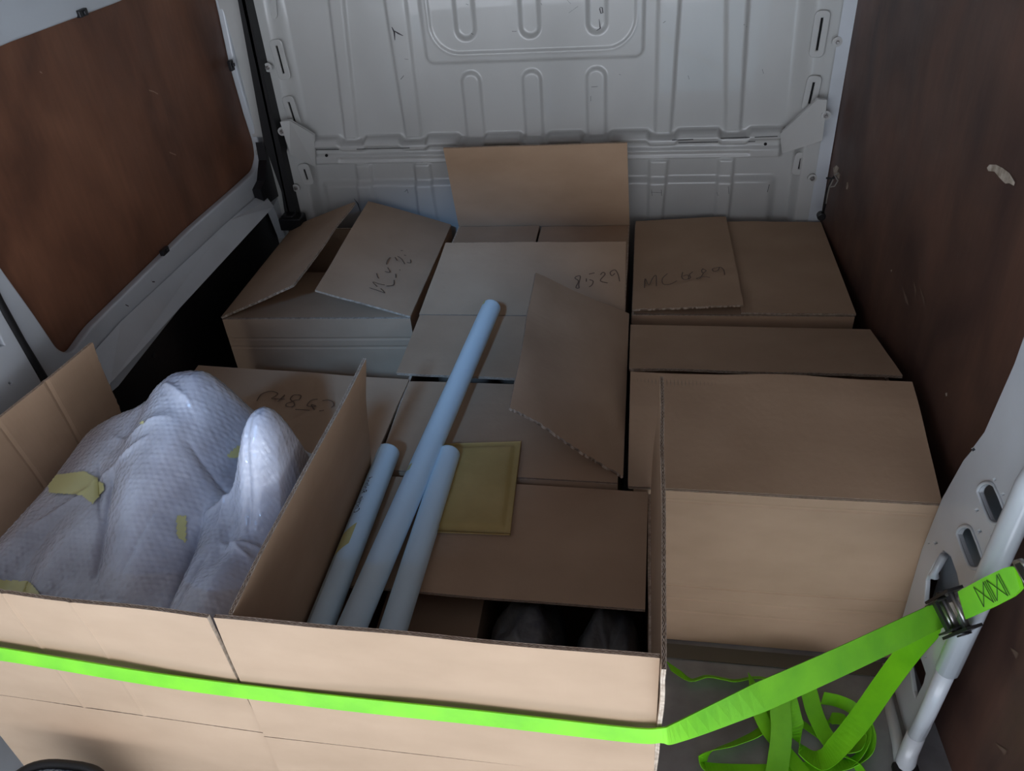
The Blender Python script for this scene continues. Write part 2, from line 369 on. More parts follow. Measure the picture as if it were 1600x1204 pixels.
# rail with scalloped lip
sc_ = np.zeros_like(X)
for um in (551, 648, 738, 836, 932, 1035, 1146):
    xm = xz(um, 207)[0]; sc_ += ss(.052, .036, np.abs(X-xm))
zt = zl+.006-.012*sc_
zr0, zr1 = xz(850, 248)[1], xz(850, 232)[1]
inr = ss(-.0, .02, X-xz(487, 235)[0])*ss(0, .02, xz(1224, 235)[0]-X)
Dp += inr*(.030*ss(-.004, .004, Z-zr0)*ss(-.004, .004, zr1-Z)+.018*ss(-.003, .003, Z-zr1)*ss(-.003, .003, zt-.035-Z)
           + .042*ss(-.004, .006, Z-(zt-.035))*ss(-.002, .003, zt-.012-Z)+.042*ss(0, .012, zt-Z)*ss(-.002, .002, Z-zt+.012))
g0, g1 = xz(850, 243)[1], xz(850, 237)[1]
Dp -= inr*.004*ss(-.002, .002, Z-g0)*ss(-.002, .002, g1-Z)*ss(0, .01, X-xz(530, 240)[0])*ss(0, .01, xz(1172, 240)[0]-X)
# lower field: shelf and ribs
zs_ = xz(850, 281)[1]
Dp += np.where(Z < zr0, .016*ss(.012, -.012, Z-zs_), 0)*ss(0, .03, X-xz(500, 280)[0])*ss(0, .03, xz(1215, 280)[0]-X)
for a in [((555, 262), (566, 335), (582, 262), (592, 335)), ((646, 262), (655, 335), (675, 262), (687, 335)),
          ((1012, 262), (1010, 335), (1045, 262), (1037, 335)), ((1119, 262), (1114, 335), (1148, 262), (1140, 335))]:
    Dp += rib(*a, .010, -.1, zr0-.004)
# side flanges
Dp += .045*ss(0, .025, line_x((462, 60), (500, 290))-X)*ss(.01, -.01, Z-zl+.02)*1.0+.045*ss(0, .025, X-line_x((1262, 60), (1232, 300)))*ss(.01, -.01, Z-zl+.02)
nxg, nzg = len(gx), len(gz)
V = np.stack([X, YB-Dp, Z], -1).reshape(-1, 3)
I = np.arange(nxg*nzg).reshape(nxg, nzg)
Fq = np.stack([I[:-1, :-1], I[1:, :-1], I[1:, 1:], I[:-1, 1:]], -1).reshape(-1, 4)
bulk = struct(mk('wall_front', V, Fq, m_bulk, None, smooth=True))
mb = MB(); mb.box((-.33, YB+.06, .98), (1.02, .02, .98)); mb.build('outer_skin', m_bulk, bulk)
def relief(x, z):
    i = int(np.clip(round((x-gx[0])/.0045), 0, nxg-1)); j = int(np.clip(round(z/.0045), 0, nzg-1)); return YB-Dp[i, j]
def on_bulk(u, v, lift=0.0):
    p = pt(u, v, y=YB-.02)
    for _ in range(3): p = pt(u, v, y=relief(p[0], p[2])-lift)
    return p
# slotted pads on both flanges
for (a, b, s0, s1) in [((428, 66), (454, 122), (432, 70), (444, 116)), ((447, 153), (465, 193), (451, 158), (461, 190)), ((474, 261), (487, 287), (475, 263), (481, 281)),
                       ((418, -20), (436, 26), (420, -14), (423, 20)),
                       ((1293, 21), (1266, 87), (1285, 26), (1276, 80)), ((1279, 122), (1259, 164), (1272, 127), (1264, 163)), ((1255, 244), (1241, 271), (1252, 246), (1248, 265))]:
    yb = on_bulk((a[0]+b[0])/2, (a[1]+b[1])/2)[1]-.007
    P0, P1 = pt(*s0, y=yb), pt(*s1, y=yb); ax = unit((P1-P0)[[0, 2]]); sd = np.array([-ax[1], ax[0]]); c0, c1 = P0[[0, 2]]-ax*.015, P1[[0, 2]]+ax*.015
    ring = rounded([tuple(c0-sd*.019), tuple(c1-sd*.019), tuple(c1+sd*.019), tuple(c0+sd*.019)], .014)
    c0b, c1b = P0[[0, 2]], P1[[0, 2]]
    hole = rounded([tuple(c0b-sd*.0058), tuple(c1b-sd*.0058), tuple(c1b+sd*.0058), tuple(c0b+sd*.0058)], .004)
    pd = plate('slotted_pad', ring, [hole], lambda p, q, r, yb=yb: (p, yb+r, q), .008, m_bulk, bulk, .0025)
    hb = MB(); hb.add([(q[0], yb+.002, q[1]) for q in hole], [tuple(range(len(hole)))]); hb.build('slit', m_hole, pd)
for (u, v) in ((419, 105), (441, 205), (463, 293), (1308, 65), (1290, 180), (1269, 278)):
    p = pt(u, v, y=YB-(.095 if v in (205, 180) else .055)); mb = MB(); mb.tube([p+[0, .002, 0], p-[0, .004, 0]], .014, 16); 
    bo = mb.build('bolt', [m_bulk, m_steel], bulk)
    mb = MB(); mb.tube([p-[0, .004, 0], p-[0, .0075, 0]], .0075, 14); mb.tube([p-[0, .0075, 0], p-[0, .013, 0]], [.0055, .0035], 8); mb.build('bolt_head', m_steel, bo)
# gusset brackets at the rail ends
for q in ([(440, 192, .10), (452, 190, .09), (489, 212, .045), (491, 258, .045), (455, 240, .10)], [(1290, 158, .10), (1278, 157, .09), (1221, 210, .045), (1224, 237, .045), (1283, 218, .10)]):
    Pq = [pt(u, v, y=YB-d) for u, v, d in q]; c = sum(Pq)/5; mb = MB(); Pb = [p+np.array([0, .012, 0]) for p in Pq]
    mb.add(Pq+Pb, [(0, 1, 2, 3, 4), (9, 8, 7, 6, 5)]+[(i, (i+1) % 5, 5+(i+1) % 5, 5+i) for i in range(5)]); bevel(mb.build('gusset_bracket', m_bulk, bulk), .004)
for (u, v) in ((510, 243), (1196, 225)):
    p = on_bulk(u, v, .001); mb = MB(); mb.tube([p+[0, .003, 0], p-[0, .001, 0]], .005, 10); mb.build('bolt_hole', m_hole, bulk)
for sgm in ([(493, 234), (560, 233), (640, 231)], [(1050, 219), (1130, 216), (1215, 213)], [(1060, 223), (1110, 222), (1180, 221)]):
    mb = MB(); P = [on_bulk(u, v, .001) for u, v in sgm]; mb.add([p+np.array([0, 0, s]) for p in P for s in (-.0012, .0012)], [(0, 1, 3, 2), (2, 3, 5, 4)]); mb.build('seam_gap', m_hole, bulk)
# scuffs
def scuff(pts, wd, parent=bulk, surf=on_bulk, name='scuff', m=None):
    P = [surf(u, v, .0015) for u, v in pts]; mb = MB(); L = []
    for i, p in enumerate(P):
        t = unit(P[min(i+1, len(P)-1)]-P[max(i-1, 0)]); n = unit(EYE-p) if False else np.array([0, -1, 0]); s = np.cross(n, t)*wd/2*(1 if 0 < i < len(P)-1 else .3); L += [p-s, p+s]
    mb.add(L, [(2*i, 2*i+1, 2*i+3, 2*i+2) for i in range(len(P)-1)]); mb.build(name, m or m_scuff, parent)
for pts, wd in [([(612, 42), (616, 50), (617, 63)], .006), ([(614, 47), (622, 52), (630, 56)], .005), ([(626, 124), (631, 118)], .005), ([(632, 92), (638, 93)], .003), ([(553, 310), (559, 318), (563, 330)], .004), ([(632, 300), (636, 296), (638, 302)], .003),
                ([(938, 11), (941, 12), (942, 20), (939, 21), (937, 14), (938, 11)], .003), ([(936, 30), (938, 44), (932, 48)], .004), ([(800, 49), (807, 49)], .004), ([(924, 136), (934, 135)], .003), ([(923, 150), (923, 158)], .004), ([(886, 0), (892, 6)], .002), ([(889, 20), (903, 10)], .002),
                ([(1036, 36), (1040, 33)], .004), ([(1017, 300), (1034, 301)], .003), ([(1018, 296), (1019, 306)], .004), ([(1033, 296), (1034, 306)], .004), ([(1120, 300), (1122, 306)], .004), ([(1138, 291), (1139, 303)], .004), ([(1202, 288), (1199, 300)], .006), ([(1162, 38), (1167, 42)], .004), ([(1191, 108), (1193, 115)], .003), ([(1075, 118), (1077, 124)], .003), ([(845, 5), (847, 8)], .003), ([(967, 116), (970, 117)], .003), ([(728, 6), (732, 8)], .003), ([(736, 52), (740, 54)], .005)]:
    scuff(pts, wd)
# pale flange strip in the right corner
mb = MB(); P = [pt(1337, 0, y=YB-.055), pt(1322, 0, y=YB-.055), pt(1267, 335, y=YB-.055), pt(1280, 335, y=YB-.055)]
top = P[0]+(P[0]-P[3])*1.1; tp2 = P[1]+(P[1]-P[2])*1.1; bo_ = P[3]+(P[3]-P[0])*.75; bo2 = P[2]+(P[2]-P[1])*.75
Pq = [top, tp2, bo2, bo_]; Pb = [p+np.array([0, .05, 0]) for p in Pq]
mb.add(Pq+Pb, [(0, 1, 2, 3), (7, 6, 5, 4)]+[(i, (i+1) % 4, 4+(i+1) % 4, 4+i) for i in range(4)]); bevel(mb.build('corner_flange', m_white, bulk), .006, 3)

# ---- right wall: plywood sheet, slightly flared towards the rear
def xw(y): return .584+(2.6-y)*.053
mb = MB(); Pq = [(xw(2.64), 2.64, 0), (xw(0.44), .44, 0), (xw(.44), .44, 1.95), (xw(2.64), 2.64, 1.95)]
mb.add(Pq+[(p[0]+.012, p[1], p[2]) for p in Pq], [(0, 1, 2, 3)[::-1], (4, 5, 6, 7)]+[(i, (i+1) % 4, 4+(i+1) % 4, 4+i) for i in range(4)])
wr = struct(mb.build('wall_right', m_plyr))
wn = unit(np.cross([xw(0)-xw(1), -1, 0], [0, 0, 1])); wn = wn if wn[0] < 0 else -wn
wall_pl = ((xw(2.6), 2.6, 1), wn)
def wallpatch(name, px, m=m_chip, lift=.0012):
    P = [pt(u, v, pl=(np.array(wall_pl[0])+wn*lift, wn)) for u, v in px]; mb = MB(); mb.add(P, [tuple(range(len(P)))]); mb.build(name, m, wr)
wallpatch('bare_patch', [(1542, 262), (1546, 257), (1556, 257), (1566, 262), (1577, 270), (1586, 285), (1584, 290), (1577, 286), (1571, 287), (1561, 277), (1554, 268), (1544, 267)])
wallpatch('bare_patch', [(1323, 285), (1325, 284), (1325.5, 292), (1323.5, 296), (1322, 295)])
wallpatch('bare_patch', [(1391, 422), (1394, 421), (1393, 425)]); wallpatch('bare_patch', [(1477, 614), (1480, 613), (1480, 618), (1478, 619)])
wallpatch('bare_patch', [(1302, 262), (1307, 258), (1311, 262), (1309, 268), (1313, 272), (1311, 280), (1307, 275), (1303, 273)])
m_rub = mat('rubbed_wood', (.13, .08, .055), .7)
for s_ in ([(1410, 445), (1414, 470), (1420, 478), (1419, 470)], [(1436, 445), (1444, 465), (1446, 480), (1441, 466)], [(1428, 440), (1432, 452), (1430, 470)], [(1395, 180), (1400, 178), (1396, 198)],
           [(1578, 1010), (1592, 1020), (1588, 1030)], [(1555, 1160), (1574, 1172), (1570, 1180)]): wallpatch('rub_mark', s_, m_rub)

# right pillar: pressed white steel standing proud of the plywood
XP = .600
def yz(u, v, x=XP): p = pt(u, v, x=x); return (p[1], p[2])
inner = [(1640, 430), (1590, 570), (1543, 676), (1510, 720), (1476, 780), (1444, 860), (1408, 985), (1388, 1045)]
outer_ = [(1600, 812), (1575, 858), (1526, 951), (1486, 1044), (1437, 1127)]
po = [yz(*q) for q in inner]; zt_, zb_ = po[0][1], .004
rgt = [yz(*q) for q in outer_]
y_r = sum(q[0] for q in rgt)/len(rgt)
poly = [(po[0][0]+.02, 1.94)]+[(p[0], p[1]) for p in po[:-1]]+[(po[-2][0], .10), (1.235, .004), (y_r+.01, .004), (y_r, .12), (y_r-.004, .5), (y_r-.012, .8), (y_r-.10, 1.15), (y_r-.14, 1.94)]
def oval(cu, cv, a, b, tu, tv, n=20):
    out = []; d = unit(np.array([tu, tv])); s = np.array([-d[1], d[0]])
    for k in range(n):
        th = 2*math.pi*k/n; cx, sy = math.cos(th), math.sin(th); q = np.array([cu, cv])+d*(a-b)*(1 if cx > 0 else -1)*(abs(cx) > 1e-6)+(d*cx+s*sy)*b
        out.append(yz(*q))
    return out
def sqh(u, v, r): return [yz(u-r, v-r*.3), yz(u+r*.3, v-r), yz(u+r, v+r*.3), yz(u-r*.3, v+r)]
holes = [oval(1555, 786, 34, 15, .42, 1), oval(1521, 855, 35, 13, .38, 1),
         [yz(*q) for q in [(1447, 945), (1450, 905), (1466, 872), (1478, 858), (1490, 868), (1500, 895), (1505, 920), (1500, 938), (1470, 950)]],
         [yz(*q) for q in [(1424, 1040), (1434, 1018), (1442, 1026), (1451, 1052), (1447, 1068), (1434, 1094), (1430, 1080)]],
         sqh(1559, 749, 4), sqh(1572, 772, 4), sqh(1531, 797, 4.5), sqh(1535, 830, 5), sqh(1554, 836, 3.5), sqh(1526, 702, 3), sqh(1466, 848, 4.5), sqh(1455, 848, 3), sqh(1450, 1026, 3)]
pil = struct(plate('trim_2', poly, [h if True else h for h in holes], lambda a, b, c: (XP+c, a, b), .010, m_white, None, .003))
plate('rear_flange', [(p[0]+(.0 if k < 8 else .085), max(p[1], .16)) for k, p in enumerate(poly)], [], lambda a, b, c: (XP+.045+c, a, b), .004, mat('pillar_inner', (.30, .33, .36), .4), pil, .001)
# black depth behind the two open windows in the pillar
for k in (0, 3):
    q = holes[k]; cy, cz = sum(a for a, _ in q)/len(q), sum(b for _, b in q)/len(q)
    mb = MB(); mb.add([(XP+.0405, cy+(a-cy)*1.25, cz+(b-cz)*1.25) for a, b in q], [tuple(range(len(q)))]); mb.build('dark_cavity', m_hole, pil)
for k in (0, 1):
    q = holes[k]; mb = MB(); mb.tube([(XP-.005, a, b) for a, b in q]+[(XP-.005, *q[0])], .0035, 6, cap=False); mb.build('hole_rim', m_white, pil, True)
mb = MB()
mb.tube([(XP-.002, y_r-.145, 1.94), (XP-.002, y_r-.095, 1.15), (XP-.004, y_r-.012, .80), (XP-.006, y_r-.004, .5), (XP-.008, y_r, .315)], .021, 14)
mb.tube([(XP-.008, y_r, .318), (XP-.010, y_r+.004, .16), (XP-.014, y_r+.005, .085)], .0165, 14)
mb.tube([(XP-.014, y_r+.005, .085), (XP-.018, y_r-.0, .035), (XP-.032, y_r-.03, .004)], [.018, .019, .021], 14)
mb.build('edge_tube', m_white, pil, True)
mb = MB(); mb.tube([pt(1380, 1040, x=XP-.012), pt(1389, 1100, x=XP-.022), pt(1404, 1165, x=XP-.030), (pt(1412, 1196, x=XP-.034)[0], pt(1412, 1196, x=XP-.034)[1], .006)], [.011, .012, .013, .014], 10); mb.build('lower_brace', m_white, pil, True)
mb = MB(); mb.tube([pt(1475, 868, x=XP-.008), pt(1461, 893, x=XP-.012), pt(1459, 900, x=XP-.012)], [.008, .007, .010], 10); mb.build('retaining_tab', m_white, pil, True)
mb = MB(); mb.box((XP-.028, y_r-.038, .012), (.026, .02, .010)); bevel(mb.build('black_foot', m_black, pil), .006)

# ---- left side: sliding door with plywood lining in a pressed white frame
XD = -1.330
def dyz(u, v, x=XD): p = pt(u, v, x=x); return (p[1], p[2])
ply_in = [dyz(0, 443), dyz(40, 498), dyz(76, 551), dyz(100, 556), dyz(128, 516), dyz(287, 361), dyz(366, 292), dyz(392, 268), dyz(398, 245), dyz(395, 222), dyz(380, 176), dyz(358, 98), dyz(337, 0)]
ply_in += [(ply_in[-1][0]-.01, 1.375), dyz(172, 0), dyz(0, 62), (1.30, dyz(0, 62)[1]-.005), (1.29, 1.2)]
door_out = [(1.235, .60), dyz(60, 580)[0:1]+(.60,), dyz(172, 600), dyz(413, 300), (dyz(413, 288)[0], dyz(413, 288)[1]), dyz(417, 245), dyz(413, 222), dyz(392, 120), dyz(368, -10), (dyz(368, -10)[0], 1.92), (1.235, 1.92)]
door_out = [(1.262, .585)]+door_out[2:-1]+[(1.262, 1.92)]
ply_in = rounded(ply_in, .03)
door = struct(plate('door_1', door_out, [ply_in], lambda a, b, c: (XD+.012+c, a, b), .024, m_white, None, .006))
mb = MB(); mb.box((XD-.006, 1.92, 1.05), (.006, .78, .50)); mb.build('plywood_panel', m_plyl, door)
# pressed lower flange: a flat that slopes back under the plywood opening
fl = [dyz(358, 346, XD+.03), dyz(189, 504, XD+.03), dyz(100, 595, XD+.03)]
mb = MB(); A_ = [pt(410, 300, x=XD+.028), pt(358, 344, x=XD+.028), pt(189, 502, x=XD+.028), pt(90, 612, x=XD+.028)]
B_ = [pt(420, 312, x=XD+.062), pt(428, 322, x=XD+.062), pt(172, 599, x=XD+.062), pt(100, 690, x=XD+.062)]
B2 = [p-np.array([.04, 0, 0]) for p in B_]
mb.add(A_+B_+B2, [(i, i+1, 5+i, 4+i) for i in range(3)]+[(4+i, 5+i, 9+i, 8+i) for i in range(3)]); mb.build('lower_flange', m_white, door)
for (u, v, r) in ((128, 20, 0), (361, 102, 1), (257, 392, 2)):
    p = pt(u, v, x=XD+.026); mb = MB(); mb.box(p, (.006, .017 if r != 1 else .010, .008 if r != 1 else .016)); mb.box(p+np.array([.006, .004, 0]), (.004, .006, .005)); bevel(mb.build('panel_clip', m_blackpl, door), .002)
m_scr = mat('pale_scratch', (.33, .21, .15), .7)
for q in ([(233, 141), (240, 143), (247, 147)], [(300, 290), (303, 298)], [(62, 112), (66, 114)], [(265, 238), (275, 242)]):
    P = [pt(u, v, x=XD+.0015) for u, v in q]; mb = MB(); mb.add([p+np.array([0, 0, s]) for p in P for s in (-.0018, .0018)], [(2*i, 2*i+1, 2*i+3, 2*i+2) for i in range(len(P)-1)]); mb.build('scratch', m_scr, door)
for q in ([(236, 436), (238, 440), (242, 440)], [(196, 476), (201, 478)]):
    P = [pt(u, v, x=XD+.026) for u, v in q]; mb = MB(); mb.add([p+np.array([0, 0, s]) for p in P for s in (-.0018, .0018)], [(2*i, 2*i+1, 2*i+3, 2*i+2) for i in range(len(P)-1)]); mb.build('scratch', m_scuff, door)
# black step trim under the door and white sill sliver behind the corner
wl = MB(); wl.box((XD+.005, 1.95, .315), (.006, .80, .315)); wall_l = struct(wl.build('wall_left', m_blackpl))
mb = MB(); P = [pt(427, 322, x=XD+.05), pt(438, 300, x=XD+.05), pt(455, 372, x=XD+.05), pt(447, 372, x=XD+.05)]
mb.add(P+[p-np.array([.03, 0, 0]) for p in P], [(0, 1, 2, 3), (7, 6, 5, 4)]+[(i, (i+1) % 4, 4+(i+1) % 4, 4+i) for i in range(4)]); mb.build('sill_end', m_white, wall_l)
mb = MB(); p = pt(241, 555, x=XD+.0125); mb.tube([p, p+np.array([.003, 0, 0])], .006, 12); mb.build('screw_cap', mat('grey_cap', (.03, .03, .03), .5), wall_l)
# rest of the left side, beyond and above
mb = MB(); mb.box((XD-.03, .85, .95), (.012, .41, .97)); mb.box((XD-.07, 1.57, .97), (.012, 1.13, .985)); mb.build('side_skin', m_white, wall_l)
# black corner seal post and latch block by the bulkhead
mb = MB(); yy = YB-.085
P = [pt(366, -30, y=yy), pt(384, -2, y=yy), pt(464, 340, y=yy), pt(446, 340, y=yy), pt(440, 300, y=yy), pt(412, 222, y=yy)]
P[0] = P[0]+(P[0]-P[5])*1.2; P[1] = P[1]+(P[1]-P[2])*.95
P += [P[3]-np.array([0, 0, .5])]; P = P[:2]+[P[2], P[2]-np.array([0, 0, .5]), P[6]]+P[3:6]
n_ = len(P); mb.add(P+[p+np.array([0, .05, 0]) for p in P], [tuple(range(n_)), tuple(range(2*n_-1, n_-1, -1))]+[(i, (i+1) % n_, n_+(i+1) % n_, n_+i) for i in range(n_)])
seal = struct(mb.build('trim_3', m_black))
mb = MB(); P = [pt(u, v, x=XD+.055) for u, v in [(412, 222), (446, 224), (463, 292), (443, 300), (415, 322), (407, 296), (414, 282), (417, 250)]]
n_ = len(P); mb.add(P+[p-np.array([.03, 0, 0]) for p in P], [tuple(range(n_)), tuple(range(2*n_-1, n_-1, -1))]+[(i, (i+1) % n_, n_+(i+1) % n_, n_+i) for i in range(n_)]); mb.build('latch_block', m_blackpl, seal)
mb = MB(); p = pt(458, 346, y=YB-.10); mb.box(p, (.04, .03, .022)); mb.box(p+np.array([-.01, 0, .02]), (.022, .02, .01)); bevel(mb.build('seal_foot', m_blackpl, seal), .004)
# front-left pillar with seal
XQ = XD+.03
pp = [dyz(-60, 400, XQ), dyz(0, 493, XQ), dyz(58, 594, XQ), dyz(110, 690, XQ)]
outl = [(pp[1][0]+.012, 1.94)]+[(p[0], p[1]) for p in pp[1:3]]+[(pp[2][0]-.01, .01), (.70, .01), (.70, 1.94)]
hl = [[dyz(*q, XQ) for q in [(12, 592.5), (17.5, 597.5), (13, 603), (7.5, 598.5)]], rounded([dyz(*q, XQ) for q in [(-30, 500), (-8, 512), (6, 540), (-6, 546), (-36, 520)]], .004)]
pl2 = struct(plate('trim_4', outl, hl, lambda a, b, c: (XQ+c, a, b), .012, m_white, None, .003))
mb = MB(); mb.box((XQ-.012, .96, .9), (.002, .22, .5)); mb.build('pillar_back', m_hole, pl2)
mb = MB(); mb.tube([(XQ-.004, pp[1][0]+.035, 1.9), pt(-6, 470, x=XQ-.004), pt(30, 535, x=XQ-.004), pt(64, 590, x=XQ-.004), (XQ-.004, pp[2][0]+.006, .45)], .0135, 10); mb.build('door_seal', m_black, pl2, True)

# ================================================================== CARDBOARD BOXES
zT = .5
def v3(p, z=None): return np.array([p[0], p[1], p[2] if len(p) > 2 else z], float)
def box_thing(corners, label, group='cardboard boxes loaded in the van', z0=.003, z1=zT-.002, creases=(), seed=0, name='cardboard_box'):
    c = np.mean(np.array(corners), 0); o = thing(name, (c[0], c[1], z0), label, 'box', group)
    carton_body(o, *corners, z0, z1, creases=creases, seed=seed); return o
G = 'large cardboard cartons packed in rows on the van floor'
# --- back row, right
cr = [(-.018, 1.978), (.578, 1.985), (.580, 2.565), (-.018, 2.565)]
b = box_thing(cr, 'closed cardboard box in the back right corner with pencilled letters on its left flap', G, seed=1)
board('flap', (-.016, 2.56, zT+.007), (-.016, 1.985, zT+.007), (.285, 1.992, zT+.020), (.280, 2.58, zT+.014), b, torn=('r',), seed=2)
board('flap', (.580, 1.985, zT+.001), (.580, 2.56, zT+.001), (.284, 2.565, zT+.003), (.280, 1.985, zT+.001), b, seed=3)
fl_t = board('flap', (-.01, 1.99, zT-.008), (.57, 1.99, zT-.008), (.57, 2.28, zT-.012), (-.01, 2.28, zT-.012), b, seed=4, flute=False)
wf = ink('handwriting', [[(240, 530), (250, 400), (300, 490), (350, 400), (400, 355), (405, 505)], [(560, 330), (490, 400), (500, 475), (590, 480), (690, 430)],
    [(770, 310), (758, 380), (790, 412), (850, 400), (840, 350), (775, 365)], [(910, 305), (865, 345), (880, 385), (850, 410)],
    [(1040, 262), (1095, 290), (1050, 322), (1035, 285), (1060, 262)], [(1060, 322), (1010, 395), (960, 400), (1040, 372), (1150, 385)], [(1290, 240), (1190, 262), (1200, 300), (1260, 285), (1290, 240), (1340, 280), (1355, 350)]],
    ((0, 2.2, zT+.0205), unit(np.cross([.3, 0, .010], [0, 1, 0]))), b, lambda a, c: (980+a/8.889, 390+c/8.889), .0032)
# --- back row, centre
cc = [(-.625, 1.958), (-.036, 1.963), (-.036, 2.565), (-.625, 2.565)]
b = box_thing(cc, 'open cardboard box in the middle of the back row, rear flap standing against the bulkhead', G, seed=5)
cb_f = board('flap', (-.625, 1.958, zT), (-.036, 1.963, zT), pt(978, 379, y=2.25), pt(697, 382, y=2.235), b, torn=('f',), seed=6)
board('flap', (-.036, 2.563, zT+.0), (-.625, 2.563, zT+.0), pt(693, 230, y=2.50), pt(980, 222, y=2.50), b, seed=7, wave=.0006)
board('flap', (-.040, 1.99, zT-.008), (-.040, 2.55, zT-.004), (-.334, 2.55, zT-.006), (-.334, 1.99, zT-.012), b, seed=8, flute=False)
board('flap', (-.62, 2.55, zT-.006), (-.62, 1.99, zT-.008), (-.341, 1.99, zT-.010), (-.341, 2.55, zT-.004), b, seed=9, flute=False)
p1, p2, p3 = np.array([-.625, 1.958, zT]), np.array([-.036, 1.963, zT]), pt(978, 379, y=2.25)
n_cb = unit(np.cross(p2-p1, p3-p1))
ink('handwriting', [[(520, 380), (470, 420), (540, 480), (490, 600), (550, 610), (545, 540), (575, 390), (520, 380)], [(690, 430), (690, 490)], [(750, 450), (820, 480), (800, 550), (745, 590)], [(740, 345), (850, 320)],
    [(960, 360), (1010, 310), (1050, 350), (960, 470), (1100, 515)], [(1240, 330), (1180, 375), (1150, 310), (1240, 265), (1300, 350), (1330, 485)]],
    (p1+n_cb*.0075, n_cb), b, lambda a, c: (860+a/12.3, 400+c/12.3), .0030)
# --- back row, left
cl = [(-1.222, 1.925), (-.650, 1.945), (-.652, 2.555), (-1.222, 2.545)]
b = box_thing(cl, 'half-open cardboard box in the back left corner, both long flaps lifted', G, seed=10, creases=(.40, .43))
board('flap', (-1.224, 2.545, zT), (-1.222, 1.925, zT), pt(460, 449, y=1.935), pt(555, 317, y=2.475), b, torn=('r',), seed=11, wave=.0018)
lb_f = board('flap', (-.650, 1.945, zT), (-.652, 2.555, zT), pt(575, 316, y=2.55), pt(492, 457, y=1.945), b, torn=(), seed=12, wave=.0018)
board('flap', (-1.215, 1.932, zT-.006), (-.657, 1.95, zT-.006), (-.657, 2.235, zT-.012), (-1.215, 2.228, zT-.012), b, seed=13, flute=False)
board('flap', (-.657, 2.545, zT-.006), (-1.215, 2.538, zT-.006), (-1.215, 2.36, zT-.16), (-.657, 2.36, zT-.16), b, seed=14, flute=False)
p1, p2, p3 = np.array([-.650, 1.945, zT]), np.array([-.652, 2.555, zT]), pt(575, 316, y=2.55); n_l = unit(np.cross(p2-p1, p3-p1))
ink('handwriting', [[(190, 870), (330, 915), (450, 955), (380, 880)], [(320, 850), (250, 770), (360, 805), (450, 820)], [(310, 620), (330, 680), (350, 710)], [(480, 840), (600, 820), (610, 735)],
    [(450, 590), (540, 602), (500, 520)], [(480, 470), (500, 400), (545, 350)], [(640, 630), (640, 700)], [(700, 560), (720, 570)], [(625, 345), (665, 405)], [(670, 330), (740, 380), (795, 465)], [(725, 235), (760, 232)], [(780, 310), (815, 318)], [(830, 435), (895, 440), (890, 385)]],
    (p1+n_l*.0075, n_l), b, lambda a, c: (560+a/10.95, 370+c/10.95), .0036)
# --- middle row, centre
cm = [(-.572, 1.298), (-.034, 1.288), (-.034, 1.948), (-.590, 1.920)]
b = box_thing(cm, 'cardboard box in the centre of the load with its right flap lifted up', G, seed=15)
board('flap', (-.034, 1.948, zT+.004), (-.620, 1.945, zT+.004), pt(620, 586, z=zT+.004), pt(805, 600, z=zT+.004)*.0+np.array([-.034, 1.635, zT+.004]), b, seed=16)
board('flap', (-.570, 1.298, zT-.004), (-.034, 1.288, zT-.004), (-.034, 1.628, zT-.004), (-.576, 1.634, zT-.004), b, seed=17)
rf = board('flap', (-.026, 1.290, zT+.012), (-.028, 1.955, zT+.012), pt(835, 429, y=1.965), pt(795, 640, y=1.33), b, torn=('l',), seed=18, wave=.003)
# --- middle row, left
cL = [(-1.170, 1.335), (-.588, 1.312), (-.592, 1.638), (-1.180, 1.678)]
b = box_thing(cL, 'closed low box behind the bubble-wrapped bundle with upside-down pen marks on its lid', G, seed=19, z1=zT-.008)
board('flap', (-1.170, 1.335, zT-.004), (-.584, 1.312, zT-.004), (-.578, 1.640, zT-.002), (-1.180, 1.680, zT-.002), b, seed=20)
ink('handwriting', [[(170, 290), (220, 210), (300, 175), (370, 170), (430, 195), (400, 230), (360, 260), (520, 265)], [(520, 210), (430, 300)], [(600, 240), (640, 212), (720, 220), (700, 270), (630, 285), (640, 340), (590, 362), (535, 350), (550, 318), (615, 295), (590, 270), (600, 240)],
    [(650, 395), (740, 398), (830, 405)], [(930, 265), (850, 280), (800, 350), (910, 355), (850, 335), (890, 400)], [(990, 285), (1060, 277), (1120, 300), (1130, 345), (1100, 370)], [(950, 415), (1010, 405)]],
    ((0, 1.5, zT+.006), (0, 0, 1)), b, lambda a, c: (380+a/8, 590+c/8), .0030)
# --- middle row, right (large box)
cR = [(.0, 1.276), (.606, 1.266), (.600, 1.905), (-.018, 1.905)]
b = box_thing(cR, 'large cardboard box by the right plywood wall with front and rear flaps springing open', G, seed=21, creases=(.115, .16, .205, .47))
board('flap', (-.012, 1.276, zT), (.606, 1.266, zT), pt(1425, 597, x=.604), pt(985, 581, z=.560), b, seed=22, wave=.0025)
board('flap', (.600, 1.905, zT+.002), (-.020, 1.912, zT+.002), pt(983, 580, z=.535), pt(1410, 590, x=.598), b, torn=('f',), seed=23, wave=.001)
board('flap', (-.010, 1.285, zT-.012), (-.016, 1.895, zT-.012), (.29, 1.895, zT-.014), (.29, 1.285, zT-.014), b, seed=24, flute=False)
board('flap', (.594, 1.895, zT-.012), (.598, 1.285, zT-.012), (.30, 1.285, zT-.014), (.30, 1.895, zT-.014), b, seed=25, flute=False)
